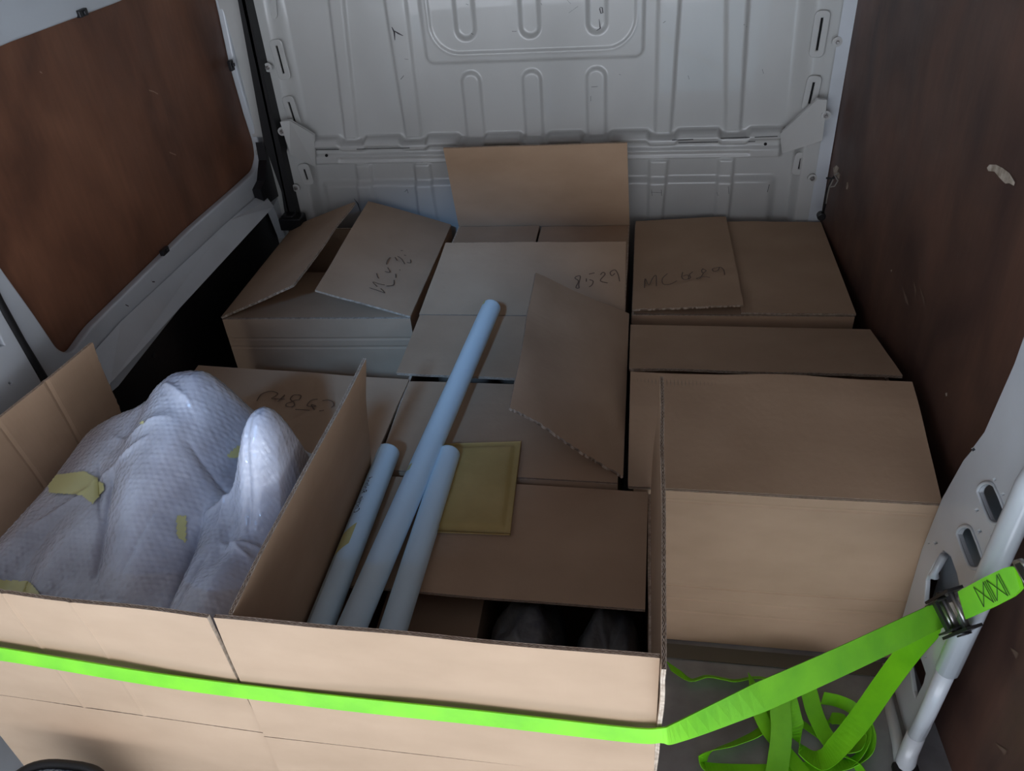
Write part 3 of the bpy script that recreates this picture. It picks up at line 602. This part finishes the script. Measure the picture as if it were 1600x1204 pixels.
# --- front row, right: standing flaps, tubes inside
cF = [(-.580, .658), (.040, .648), (.036, 1.262), (-.578, 1.280)]
b = box_thing(cF, 'open cardboard box at the front holding the paper tubes, its flaps standing upright', G, seed=26)
zr = .8
board('flap', (-.579, .658, zT), (.040, .646, zT), pt(1031, 1029, z=zr), pt(333, 966, z=zr), b, seed=27, wave=.0008)
board('flap', (.042, 1.262, zT), (.044, .652, zT), pt(1046, 1046, z=zr), pt(1034, 588, z=zr), b, seed=28, wave=.0025, torn=())
board('flap', (-.578, .665, zT), (-.576, 1.28, zT), pt(570, 560, z=zr), pt(361, 958, z=zr), b, seed=29, wave=.0015)
board('flap', (-.550, 1.276, zT-.003), (.030, 1.262, zT-.003), (.026, .957, zT-.003), (-.545, .970, zT-.003), b, seed=30)
# --- front row, left: bubble wrap inside
cG = [(-1.150, .690), (-.5815, .664), (-.584, 1.288), (-1.150, 1.300)]
b = box_thing(cG, 'open cardboard box at the front left holding the bubble-wrapped bundle', G, seed=31)
fr0 = pt(0, 925, z=zr); fr1 = pt(324, 965, z=zr); ex = fr0+(fr0-fr1)*.70
board('flap', (-1.150, .690, zT), (-.5815, .664, zT), fr1, ex, b, seed=32, wave=.0015, creases=((.30+.12, .0016), (.62, .0012)), nu=30)
board('flap', (-1.150, 1.30, zT), (-1.150, .695, zT), (-1.290, .72, .775), pt(140, 534, y=1.315), b, seed=33, wave=.002, creases=((.22, .0022), (.42, .0015)), torn=('l',))
board('flap', (-.592, .672, zT-.003), (-.592, 1.280, zT-.003), (-.600, 1.27, zT-.20), (-.600, .69, zT-.20), b, seed=34, flute=False)

# small brown carton and black bags inside the front right box
ci = [(-.50, .70), (-.292, .70), (-.297, 1.17), (-.50, 1.17)]
bx = thing('small_carton', (-.4, .9, .010), 'small brown carton deep inside the front box, beside the black bags', 'box')
carton_body(bx, *ci, .010, .372, t=.004, seed=40); board('lid', (-.50, .70, .373), (-.292, .70, .373), (-.297, 1.17, .373), (-.50, 1.17, .373), bx, t=.004, double=False, seed=41, flute=False)
def lump(name, c, r, m, amp, fr, seed, sq=2.6, nu=56, nv=36):
    mb = MB(); P = []
    for i in range(nu+1):
        for j in range(nv+1):
            th, ph = 2*math.pi*i/nu, math.pi*j/nv
            d = np.array([math.sin(ph)*math.cos(th), math.sin(ph)*math.sin(th), math.cos(ph)])
            s = (abs(d[0])**sq+abs(d[1])**sq+abs(d[2])**sq)**(-1/sq)
            k = 1+amp*(noise.noise(Vector(d*fr)+Vector((seed, 0, 0)))+.5*abs(noise.noise(Vector(d*fr*2.3)+Vector((0, seed, 0)))))
            P.append(np.array(c)+d*s*k*np.array(r))
    mb.grid(P, nu, nv); o = mb.build(name, m, None, True, origin=(c[0], c[1], c[2]-r[2])); return o
tag(lump('black_bag', (-.196, .905, .250), (.083, .19, .205), m_bag, .13, 2.2, 1), 'crumpled black plastic bag in the front box, left of the other black bag', 'bag', 'black plastic bags in the front box')
tag(lump('black_bag', (-.040, .895, .250), (.069, .185, .205), m_bag, .12, 2.4, 7), 'crumpled black plastic bag in the front box, next to its right side flap', 'bag', 'black plastic bags in the front box')
tag(lump('tissue_paper', (-.118, .722, .345), (.024, .022, .035), m_tissue, .3, 3, 3, nu=24, nv=16), 'scrap of white tissue between the two black bags', 'paper')

# ================================================================== TUBES, ENVELOPE
def paper_tube(A, B, r, label, seam, tapes, name='paper_tube'):
    A, B = np.array(A, float), np.array(B, float); ax = unit(B-A); L = np.linalg.norm(B-A)
    s = unit(np.cross(ax, [0, 0, 1])); up_ = np.cross(s, ax)
    root = thing(name, tuple(A), label, 'paper tube', 'white paper tubes')
    mb = MB(); n = 48; rows = [0, .002, .01]+[L*i/20 for i in range(1, 20)]+[L-.01, L-.002, L]; P = []
    for y in rows:
        for k in range(n+1):
            th = seam+2*math.pi*k/n; rr = r*(1+.09*k/n)*(.985 if y in (0, L) else 1)
            if k == n: rr = r*(1.09+.05*math.sin(y*3)**2)
            P.append(A+ax*y+rr*(s*math.cos(th)+up_*math.sin(th)))
    mb.grid(P, len(rows)-1, n); m0 = len(mb.v)
    # rolled layers seen at the ends: stepped inner turns
    for y, sg in ((0, 1), (L, -1)):
        for q, (ra, rb, dy) in enumerate(((1, .86, .001), (.84, .70, .004), (.68, .30, .008), (.30, .0, .009))):
            R_ = [A+ax*(y+sg*dy)+r*rad*(s*math.cos(t)+up_*math.sin(t)) for rad in (ra, rb) for t in [2*math.pi*k/24 for k in range(24)]]
            mb.add(R_, [(k, (k+1) % 24, 24+(k+1) % 24, 24+k) for k in range(24)])
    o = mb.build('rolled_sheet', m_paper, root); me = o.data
    for p in me.polygons: p.use_smooth = True
    mdf = o.modifiers.new('thick', 'SOLIDIFY'); mdf.thickness = .0006; mdf.offset = -1
    for (y0, y1, t0, t1, sk) in tapes:
        mb = MB(); P = []
        for i in range(9):
            for j in range(7):
                th = math.radians(t0+(t1-t0)*j/6); y = y0+(y1-y0)*i/8+sk*j/6
                P.append(A+ax*y+r*1.155*(s*math.cos(th)+up_*math.sin(th)))
        mb.grid(P, 8, 6); mb.build('tape', m_tape, root, True)
    return root, A, ax, s, up_, r
r0 = .0235
# s = ax x up : for an axis running away from the camera s points right; angle 90 deg = top
def seg(u0, v0, u1, v1, z0, z1): return pt(u0, v0, z=z0), pt(u1, v1, z=z1)
a, bq = seg(497, 985, 607, 706, .530, .532); a = a+(a-bq)*.18
T1 = paper_tube(a, bq, r0, 'short white paper tube at the left, with small black writing and yellow tape', math.radians(120), [(.270, .325, 80, 125, -.03)])
a, bq = seg(548, 985, 768, 480, .540, .565); a = a+(a-bq)*.08
paper_tube(a, bq, .0238, 'longest white paper tube, lying between the two short ones and reaching the back box', math.radians(152), [(.47, .49, 120, 150, 0), (1.13, 1.15, 120, 150, 0)])
a, bq = seg(612, 992, 702, 708, .530, .532); a = a+(a-bq)*.18
paper_tube(a, bq, r0, 'short white paper tube at the right, overlapping the padded envelope', math.radians(-40), [])
# writing on the left tube
root, A, ax, s, up_, r = T1
cu = bpy.data.curves.new('t', 'FONT'); cu.body = 'Corgie  Roland'; cu.size = .017; cu.shear = .3; cu.resolution_u = 3
ob = bpy.data.objects.new('t', cu); col.objects.link(ob); me = bpy.data.meshes.new_from_object(ob.evaluated_get(bpy.context.evaluated_depsgraph_get()))
bm = bmesh.new(); bm.from_mesh(me); bmesh.ops.subdivide_edges(bm, edges=bm.edges[:], cuts=1)
V = []; 
for v in bm.verts:
    th = math.radians(118)-v.co.y/(r*1.1); V.append(A+ax*(.350+v.co.x*1.0)+r*1.13*(s*math.cos(th)+up_*math.sin(th)))
bm.verts.index_update(); Fc = [tuple(q.index for q in f.verts) for f in bm.faces]; bm.free(); bpy.data.objects.remove(ob); bpy.data.curves.remove(cu)
mk('handwriting', V, Fc, m_inkblack, root)

# padded envelope
zE = .512
E = [pt(686, 694, z=zE), pt(814, 690, z=zE), pt(797, 834, z=zE), pt(660, 829, z=zE)]
mb = MB(); nu, nv = 40, 48; P = []; Pb = []
def puff(u, v):
    e = min(u, 1-u)*.17; f = min(v, 1-v)*.26; d = min(e, f)
    q = .0055*(ss(.009, .020, d))+.0016*noise.noise(Vector((u*5, v*7, 3)))*ss(.01, .03, d)
    return float(q)+(.0018 if d < .006 else 0)
for i in range(nu+1):
    for j in range(nv+1):
        u, v = i/nu, j/nv; p = E[3]*(1-u)*(1-v)+E[2]*u*(1-v)+E[1]*u*v+E[0]*(1-u)*v; P.append(p+np.array([0, 0, puff(u, v)])); Pb.append(p-np.array([0, 0, .004]))
mb.grid(P, nu, nv, 0, True); mb.grid(Pb, nu, nv, 0)
k = len(P); per = [(i, 0) for i in range(nu)]+[(nu, j) for j in range(nv)]+[(i, nv) for i in range(nu, 0, -1)]+[(0, j) for j in range(nv, 0, -1)]; ix = [i*(nv+1)+j for i, j in per]
mb.add([], []); mb.f += [(ix[q], ix[(q+1) % len(ix)], k+ix[(q+1) % len(ix)], k+ix[q]) for q in range(len(ix))]; mb.m += [0]*len(ix)
tag(mb.build('padded_envelope', m_env, None, True, origin=tuple(E[3]-np.array([0, 0, .004]))), 'manila padded envelope lying on the boxes beside the white paper tubes', 'envelope')

# ================================================================== BUBBLE WRAP BUNDLE
st = .0022
bxs = np.arange(-1.138, -.588, st); bys = np.arange(.700, 1.29, st)
BX, BY = np.meshgrid(bxs, bys, indexing='ij')
prof = [(-1.14, .66), (-1.10, .715), (-1.04, .745), (-.985, .770), (-.94, .800), (-.905, .838), (-.865, .866), (-.835, .874), (-.805, .876), (-.785, .855), (-.75, .79), (-.71, .72), (-.66, .66), (-.59, .60)]
rz = np.interp(BX, [p[0] for p in prof], [p[1] for p in prof])
k3 = np.ones(9)/9
rz = np.apply_along_axis(lambda a: np.convolve(np.pad(a, 4, mode='edge'), k3, 'valid'), 0, rz)
yr = 1.13                                                 # ridge
frontdrop = ss(yr, .70, BY); back = ss(yr, 1.29, BY)
base_front = .655-.02*np.cos((BX+.86)*9)
tf = np.clip((yr-BY)/(yr-.70), 0, 1)**1.2; ZW = rz*(1-tf)+base_front*tf
ZW = np.where(BY > yr, rz-(rz-.52)*back**1.5, ZW)
# second lump with its pinched ear at the right
def gau(cx, cy, ax_, ay, ang=0):
    c, s = math.cos(ang), math.sin(ang); dx, dy = BX-cx, BY-cy; a, b = (dx*c+dy*s)/ax_, (-dx*s+dy*c)/ay; return np.exp(-(a*a+b*b)**1.35)
lump2 = .70+.05*gau(-.665, .95, .08, .14)
m2 = gau(-.665, .86, .095, .235)
ZW = np.maximum(ZW, ZW*(1-m2)+(.735)*m2)
ear = gau(-.620, .992, .052, .082, -.15); ZW += ear*(.915-ZW)*.95
ear2 = gau(-.655, .985, .012, .07, -.2); ZW -= ear2*.0
# folds
def fold(x0, y0, x1, y1, w, d):
    L2 = (x1-x0)**2+(y1-y0)**2; t = np.clip(((BX-x0)*(x1-x0)+(BY-y0)*(y1-y0))/L2, 0, 1)
    dd = np.hypot(BX-x0-t*(x1-x0), BY-y0-t*(y1-y0)); return d*np.exp(-(dd/w)**(2 if w > .015 else 1.1))*np.sin(np.pi*np.clip(t*.9+.05, 0, 1))**.6
for f in [(-.735, .70, -.745, .93, .010, -.035), (-.745, .70, -.790, 1.0, .03, -.012), (-.885, .80, -.93, .98, .010, -.022), (-1.0, .72, -.95, .92, .03, .006),
          (-.82, .72, -.85, .95, .035, .008), (-.94, 1.03, -.83, 1.05, .012, .007), (-.99, 1.08, -.92, 1.04, .012, .006), (-.85, 1.10, -.74, 1.00, .03, -.012), (-.92, 1.12, -.97, 1.03, .03, -.008),
          (-.70, .90, -.70, .98, .012, .012), (-.66, .80, -.67, .93, .02, -.014), (-.634, .88, -.630, .985, .008, -.018), (-.68, .86, -.61, .83, .008, .010), (-.64, .73, -.65, .84, .02, .01), (-.745, .925, -.655, .950, .010, .016), (-.79, 1.02, -.70, .97, .008, -.010), (-.97, .98, -.86, 1.01, .007, .009), (-1.06, .90, -.98, .96, .007, .008), (-.92, .90, -.99, 1.02, .006, -.008), (-.83, .80, -.80, .92, .006, -.007), (-1.0, .72, -1.02, .82, .006, -.008), (-.80, 1.08, -.87, 1.12, .008, .008), (-.70, .72, -.69, .84, .007, -.008), (-.66, .845, -.60, .86, .006, .010), (-1.05, .75, -1.02, .93, .03, -.014)]:
    ZW += fold(*f)
rng = np.random.RandomState(4)
for _ in range(26):
    a, b2, ph, am = rng.uniform(-40, 40), rng.uniform(-30, 30), rng.uniform(0, 6), rng.uniform(.0004, .0010); ZW += am*np.sin(a*BX+b2*BY+ph)
# bubbles on a hexagonal pitch, pushed out along the surface normal
gxn = np.gradient(ZW, st, axis=0); gyn = np.gradient(ZW, st, axis=1); nl = np.sqrt(gxn**2+gyn**2+1)
NX, NY, NZ = -gxn/nl, -gyn/nl, 1/nl
pit = .0108; arcx = BX; sv = np.cumsum(np.sqrt(1+gyn**2), axis=1)*st
q1 = arcx/pit; q2 = sv/(pit*.866); rowi = np.round(q2); fx = q1-rowi*.5; fx = fx-np.round(fx); fy = q2-rowi
rad = np.hypot(fx, fy*.866); hsh = np.modf(np.abs(np.sin(np.round(q1-rowi*.5)*12.9898+rowi*78.233))*43758.5453)[0]
bub = .0011*(.3+.7*(hsh > .3)*hsh)*np.sqrt(np.clip(1-(rad/.36)**2, 0, 1))
PX, PY, PZ = BX+NX*bub, BY+NY*bub, ZW+NZ*bub
na, nb = BX.shape
Vw = np.stack([PX, PY, PZ], -1).reshape(-1, 3); I = np.arange(na*nb).reshape(na, nb)
Fw = np.stack([I[:-1, :-1], I[1:, :-1], I[1:, 1:], I[:-1, 1:]], -1).reshape(-1, 4).tolist()
# skirt and underside so that the bundle is a closed body standing in the box
per = [(i, 0) for i in range(na-1)]+[(na-1, j) for j in range(nb-1)]+[(i, nb-1) for i in range(na-1, 0, -1)]+[(0, j) for j in range(nb-1, 0, -1)]
pi_ = [int(I[i, j]) for i, j in per]; n0 = len(Vw); low = [(Vw[i][0], Vw[i][1], .012) for i in pi_]
Fw += [(pi_[(k+1) % len(pi_)], pi_[k], n0+k, n0+(k+1) % len(pi_)) for k in range(len(pi_))]+[tuple(range(n0, n0+len(pi_)))]
Vall = list(Vw)+low
wrap = thing('bubble_wrap_bundle', (-.86, .98, .012), 'large bundle wrapped in white bubble wrap and yellowed tape in the front left box', 'bubble wrap')
mk('film', Vall, Fw, m_wrap, wrap, smooth=True)
UVp = np.array([pix(p) for p in Vw]).reshape(na, nb, 2)
def inpoly(x, y, poly):
    c = np.zeros(x.shape, bool); n = len(poly)
    for i in range(n):
        x0, y0 = poly[i]; x1, y1 = poly[i-1]
        c ^= ((y0 > y) != (y1 > y)) & (x < (x1-x0)*(y-y0)/((y1-y0)+1e-9)+x0)
    return c
for poly in [[(75, 762), (90, 742), (135, 736), (165, 755), (166, 765), (146, 790), (128, 775), (78, 772)], [(352, 712), (372, 693), (382, 712), (378, 716), (355, 716)], [(273, 805), (292, 806), (291, 852), (274, 838)],
             [(212, 664), (228, 657), (226, 664)], [(-40, 905), (50, 908), (68, 930), (-40, 930)], [(466, 715), (478, 725), (476, 738)]]:
    msk = inpoly(UVp[..., 0], UVp[..., 1], poly) & (BY < yr+.05)
    cell = msk[:-1, :-1] & msk[1:, 1:]; ids = np.argwhere(cell)
    if len(ids) < 3: continue
    comp = {tuple(q) for q in ids}; best = []
    while comp:
        stk = [comp.pop()]; cur = []
        while stk:
            q = stk.pop(); cur.append(q)
            for d in ((1, 0), (-1, 0), (0, 1), (0, -1)):
                z_ = (q[0]+d[0], q[1]+d[1])
                if z_ in comp: comp.discard(z_); stk.append(z_)
        if len(cur) > len(best): best = cur
    ids = best
    used = {}; V = []; Fc = []
    for i, j in ids:
        f = []
        for (a, b2) in ((i, j), (i+1, j), (i+1, j+1), (i, j+1)):
            if (a, b2) not in used: used[(a, b2)] = len(V); V.append((BX[a, b2]+NX[a, b2]*.0034, BY[a, b2]+NY[a, b2]*.0034, ZW[a, b2]+NZ[a, b2]*.0034))
            f.append(used[(a, b2)])
        Fc.append(f)
    mk('tape', V, Fc, m_tape, wrap, smooth=True)

# ================================================================== STRAP
def ribbon(name, pts, w, parent, t=.0022, m=m_strap, sub=8):
    """pts: (xyz, width direction[, width])"""
    P = [np.array(p[0], float) for p in pts]; W = [unit(p[1])*(p[2] if len(p) > 2 else w)/2 for p in pts]
    Q = []; WW = []
    for i in range(len(P)-1):
        for k in range(sub):
            tt = k/sub
            def cr(X_):
                a, b, c, d = X_[max(i-1, 0)], X_[i], X_[i+1], X_[min(i+2, len(X_)-1)]
                return .5*((2*b)+(-a+c)*tt+(2*a-5*b+4*c-d)*tt*tt+(-a+3*b-3*c+d)*tt**3)
            Q.append(cr(P)); WW.append((1-tt)*W[i]+tt*W[i+1])
    Q.append(P[-1]); WW.append(W[-1]); mb = MB(); V = []; uv = []; l = 0
    for i, q in enumerate(Q):
        tg = unit(Q[min(i+1, len(Q)-1)]-Q[max(i-1, 0)]+1e-9); n = unit(np.cross(tg, WW[i])+1e-9)*t/2
        if i: l += np.linalg.norm(q-Q[i-1])
        V += [q-WW[i]-n, q+WW[i]-n, q+WW[i]+n, q-WW[i]+n]; uv += [(l*8, 0), (l*8, 1), (l*8, 1), (l*8, 0)]
    Fc = [(4*i+k, 4*i+(k+1) % 4, 4*(i+1)+(k+1) % 4, 4*(i+1)+k) for i in range(len(Q)-1) for k in range(4)]+[(3, 2, 1, 0), tuple(4*(len(Q)-1)+k for k in range(4))]
    return mk(name, V, Fc, m, parent, uv=uv)
strap = thing('ratchet_strap', (.45, 1.08, 0), 'lime green ratchet strap across the front boxes with its loose end coiled on the floor', 'strap')
zz = (0, 0, 1)
f0 = pt(-40, 1016, y=.668); f1 = pt(0, 1021, y=.664)
fr = [(f0+(f0-f1)*3.2, zz, .036)]+[(pt(u, v, y=yy), zz, .036) for u, v, yy in [(0, 1021, .668), (250, 1062, .656), (500, 1094, .647), (760, 1122, .640), (980, 1147, .636)]]
fr += [(pt(1033, 1148, y=.634), zz, .036), (pt(1062, 1142, y=.648), (-.15, .15, 1), .040)]
R_end = pt(1478, 955, x=.575)
A0 = pt(1062, 1142, y=.648)
for k in (.25, .5, .75): fr.append((A0+(R_end-A0)*k+np.array([0, 0, -.008*math.sin(math.pi*k)]), (-.3, .55, .75), .044+.004*k))
fr.append((R_end, (-.3, .5, .8), .048))
ribbon('webbing', fr, .04, strap)
# hook end past the ratchet
H0, H1 = pt(1505, 945, x=.562), pt(1592, 902, x=.560)
ribbon('anchor_webbing', [(H0, (-.3, .5, .8), .050), (H0+(H1-H0)*.5, (-.3, .5, .8), .050), (H0+(H1-H0)*.85, (-.3, .5, .8), .046), (H1, (-.3, .5, .8), .034)], .05, strap, t=.006)
d_ = unit(H1-H0); wd = unit(np.array([-.3, .5, .8])-d_*np.dot(d_, [-.3, .5, .8])); nn = unit(np.cross(d_, wd)); nn = nn if nn[0] < 0 else -nn
mb = MB(); L_ = np.linalg.norm(H1-H0)
def stitch(a0, b0, a1, b1):
    p, q = H0+d_*a0*L_+wd*b0*.05+nn*.0045, H0+d_*a1*L_+wd*b1*.05+nn*.0045; mb.tube([p, q], .0007, 5)
for a_ in (.36, .54, .57, .60, .78, .81): stitch(a_, -.33, a_, .33)
for a_ in (.36, .60): stitch(a_, -.33, a_+.18, .33); stitch(a_, .33, a_+.18, -.33)
mb.build('stitching', m_thread, strap)
# ratchet
rc = pt(1490, 957, x=.566); ax3 = [d_, wd, nn]
mb = MB()
for sg in (-1, 1):
    mb.box(rc+wd*.033*sg+nn*.002, (.060, .0025, .014), 0, ax3)
mb.build('ratchet_frame', m_dsteel, strap)
mb = MB(); mb.tube([rc-wd*.032+nn*.006, rc+wd*.032+nn*.006], .006, 14); mb.tube([rc-wd*.034-d_*.03, rc+wd*.034-d_*.03], .006, 12); mb.tube([rc-wd*.034+d_*.03, rc+wd*.034+d_*.03], .005, 12); mb.build('spool', m_steel, strap, True)
mb = MB(); 
for sg in (-1, 1): mb.box(rc+wd*.026*sg+nn*.016-d_*.012, (.034, .0018, .009), 0, ax3)
mb.box(rc+nn*.022-d_*.0, (.008, .027, .003), 0, ax3); bevel(mb.build('ratchet_handle', m_dsteel, strap), .001)
for sg in (-1, 1): mb = MB(); mb.tube([rc+wd*.037*sg, rc+wd*.040*sg], .013, 12); mb.build('ratchet_wheel', m_dsteel, strap)
# snap hook at the far end
hk = H1+d_*.012
mb = MB(); mb.tube([hk-wd*.022, hk+wd*.022], .0035, 10); mb.tube([hk+wd*.020, hk+d_*.02+wd*.018, hk+d_*.028+wd*.006], .0038, 10); mb.tube([hk-wd*.020, hk+d_*.018-wd*.016, hk+d_*.03-wd*.010-nn*.01, hk+d_*.05-nn*.022], .0038, 10); mb.build('hook', m_steel, strap, True)
mb = MB(); mb.box(hk+d_*.012, (.010, .018, .004), 0, ax3); bevel(mb.build('hook_keeper', m_dsteel, strap), .002)
# loose tail: from the ratchet down to the floor, then folded in loops
def fp(u, v, z): return pt(u, v, z=z)
horiz = lambda u0, v0, u1, v1: unit(fp(u1, v1, 0)-fp(u0, v0, 0))
def loose(name, pts, w, par=strap): return ribbon(name, [(fp(u, v, z), wdir) for u, v, z, wdir in pts], w, par, t=.0016)
X_, Y_ = np.array([1., 0, 0]), np.array([0, 1., 0]); Zv = np.array([0, 0, 1.])
cross = lambda du, dv: unit(fp(1250+du, 1100+dv, .02)-fp(1250, 1100, .02))
loose('tail_webbing', [(1462, 972, .34, cross(12, 18)), (1425, 1012, .24, cross(14, 14)), (1385, 1065, .16, cross(14, 14)), (1345, 1122, .09, cross(14, 12)), (1305, 1170, .035, cross(10, 14)), (1282, 1187, .012, cross(2, 14)), (1255, 1172, .010, cross(-8, 8)+.6*Zv), (1240, 1135, .025, cross(14, -2)+.3*Zv), (1230, 1095, .05, cross(14, -2)), (1222, 1072, .06, cross(14, 0))], .046)
loose('tail_webbing', [(1222, 1070, .062, cross(14, 0)), (1219, 1100, .05, cross(14, 1)), (1221, 1145, .03, cross(14, 2)), (1216, 1190, .015, cross(14, 3)), (1210, 1230, .01, cross(14, 3))], .044)
loose('tail_webbing', [(1250, 1062, .06, cross(14, 0)), (1262, 1075, .045, cross(14, -2)), (1272, 1110, .03, cross(13, -3)), (1285, 1140, .018, cross(12, -8)), (1297, 1158, .010, cross(10, -8))], .038)
loose('tail_webbing', [(1184, 1078, .045, cross(14, 0)), (1184, 1105, .035, cross(12, -4)), (1200, 1140, .020, cross(12, -8)), (1228, 1175, .010, cross(10, -8)), (1262, 1215, .008, cross(10, -8))], .032)
loose('tail_webbing', [(1170, 1060, .04, cross(2, 14)), (1198, 1092, .02, cross(6, 12)), (1230, 1115, .010, cross(8, 12)), (1265, 1138, .008, cross(8, 12)), (1300, 1166, .006, cross(8, 12)), (1335, 1190, .010, cross(3, 3)+Zv), (1350, 1215, .012, cross(3, 3)+Zv)], .034)
loose('tail_webbing', [(1230, 1085, .03, cross(8, 12)), (1205, 1110, .015, cross(10, 12)), (1190, 1140, .010, cross(3, 8)+Zv*.5), (1150, 1160, .012, cross(0, 8)+Zv*.7), (1112, 1172, .014, cross(-4, 6)+Zv), (1098, 1185, .014, cross(-6, 0)+Zv), (1104, 1198, .010, cross(2, 8)+Zv*.3), (1160, 1203, .006, cross(0, 14)), (1230, 1202, .005, cross(0, 14)), (1290, 1196, .006, cross(0, 14)), (1330, 1190, .010, cross(2, 8)+Zv*.6), (1350, 1165, .014, cross(4, 0)+Zv), (1352, 1135, .016, cross(4, 0)+Zv), (1335, 1108, .014, cross(6, -6)+Zv), (1310, 1095, .012, cross(6, -8)+Zv), (1285, 1090, .02, cross(3, -8)+Zv)], .028)
loose('tail_webbing', [(1292, 1130, .012, cross(-3, -4)+Zv), (1300, 1122, .012, cross(0, 14)), (1320, 1125, .010, cross(0, 14)), (1340, 1140, .012, cross(4, 3)+Zv), (1346, 1155, .012, cross(4, 0)+Zv), (1338, 1170, .012, cross(4, 4)+Zv), (1322, 1174, .010, cross(2, 6)+Zv)], .028)
loose('tail_webbing', [(1045, 1040, .02, cross(6, 10)), (1066, 1054, .012, cross(6, 10)), (1082, 1062, .012, cross(1, 4)+Zv), (1105, 1056, .014, cross(1, 4)+Zv), (1130, 1060, .012, cross(0, 4)+Zv), (1150, 1063, .012, cross(1, 6)+Zv), (1180, 1058, .014, cross(0, 4)+Zv), (1208, 1062, .02, cross(2, 4)+Zv), (1225, 1072, .045, cross(6, 4)+Zv)], .026)
loose('tail_webbing', [(1300, 1200, .008, cross(0, 12)), (1330, 1196, .010, cross(2, 6)+Zv), (1356, 1180, .014, cross(4, 0)+Zv), (1362, 1150, .018, cross(4, 0)+Zv), (1352, 1120, .02, cross(5, -4)+Zv)], .022)

# ================================================================== SMALL THINGS
# black cable hanging in the front right corner
cab = thing('black_cable', tuple(pt(1285, 338, y=2.475)), 'thin black cable hanging in the right corner beside the bulkhead', 'cable')
P = [pt(u, v, y=2.475) for u, v in [(1304, 276), (1298, 284), (1292, 300), (1290, 316), (1286, 332)]]
mb = MB(); mb.tube(P, .0035, 8); mb.tube([pt(1291, 278, y=2.475), pt(1300, 279, y=2.475), pt(1305, 274, y=2.475)], .003, 8); mb.build('lead', m_black, cab, True)
mb = MB(); mb.tube([pt(u, v, y=2.47) for u, v in [(1302, 280), (1296, 292), (1293, 305), (1291, 318)]], .0022, 6); mb.tube([pt(u, v, y=2.465) for u, v in [(1296, 292), (1304, 291), (1309, 282), (1304, 274), (1310, 270)]], .0022, 6); mb.build('grey_wire', mat('grey_wire_sheath', (.22, .2, .18), .5), cab, True)
p = pt(1283, 337, y=2.475); mb = MB(); mb.tube([p+[0, -.012, 0], p+[0, .012, 0]], .013, 14); bevel(mb.build('plug', m_blackpl, cab), .003)
# thin dull olive strip on the floor before the large right box
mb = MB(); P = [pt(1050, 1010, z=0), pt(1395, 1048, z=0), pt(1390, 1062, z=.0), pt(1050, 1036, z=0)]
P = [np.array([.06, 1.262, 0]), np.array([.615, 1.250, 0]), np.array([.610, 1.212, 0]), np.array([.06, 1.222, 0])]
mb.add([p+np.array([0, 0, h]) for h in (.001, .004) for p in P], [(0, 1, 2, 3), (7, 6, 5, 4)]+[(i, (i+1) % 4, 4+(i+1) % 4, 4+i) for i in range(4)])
tag(mb.build('olive_strip', m_olive, None, origin=(.33, 1.235, 0)), 'dull olive strip on the floor along the foot of the large right box', 'mat')
# bag with a dark rim in front of the left box
bg_ = thing('fabric_bag', (-.95, .565, .0), 'grey-blue fabric bag with a thick black rim in the bottom left corner', 'bag')
mb = MB(); n = 40; cx, cy = -.950, .565
def el(k, a, b, z): th = 2*math.pi*k/n; c_, s_ = math.cos(th), math.sin(th); return np.array([cx+a*math.copysign(abs(c_)**.7, c_), cy+b*math.copysign(abs(s_)**.7, s_), z])
rows = [(.08, .05, .002), (.09, .062, .05), (.093, .066, .2), (.09, .064, .36), (.085, .060, .395)]
P = [el(k, *r_) for r_ in rows for k in range(n)]
mb.add(P, [(i*n+k, i*n+(k+1) % n, (i+1)*n+(k+1) % n, (i+1)*n+k) for i in range(len(rows)-1) for k in range(n)]+[tuple(range(n))[::-1]])
mb.build('body', m_black, bg_, True)
mb = MB(); mb.add([el(k, .085, .060, .395) for k in range(n)]+[el(k, .05, .035, .410) for k in range(n)]+[(cx, cy, .412)], [(k, (k+1) % n, n+(k+1) % n, n+k) for k in range(n)]+[(n+k, n+(k+1) % n, 2*n) for k in range(n)])
mb.build('lining', m_denim, bg_, True)
mb = MB(); mb.tube([el(k, .088, .063, .400) for k in range(n+1)], .0085, 8, cap=False); mb.build('rim', m_black, bg_, True)
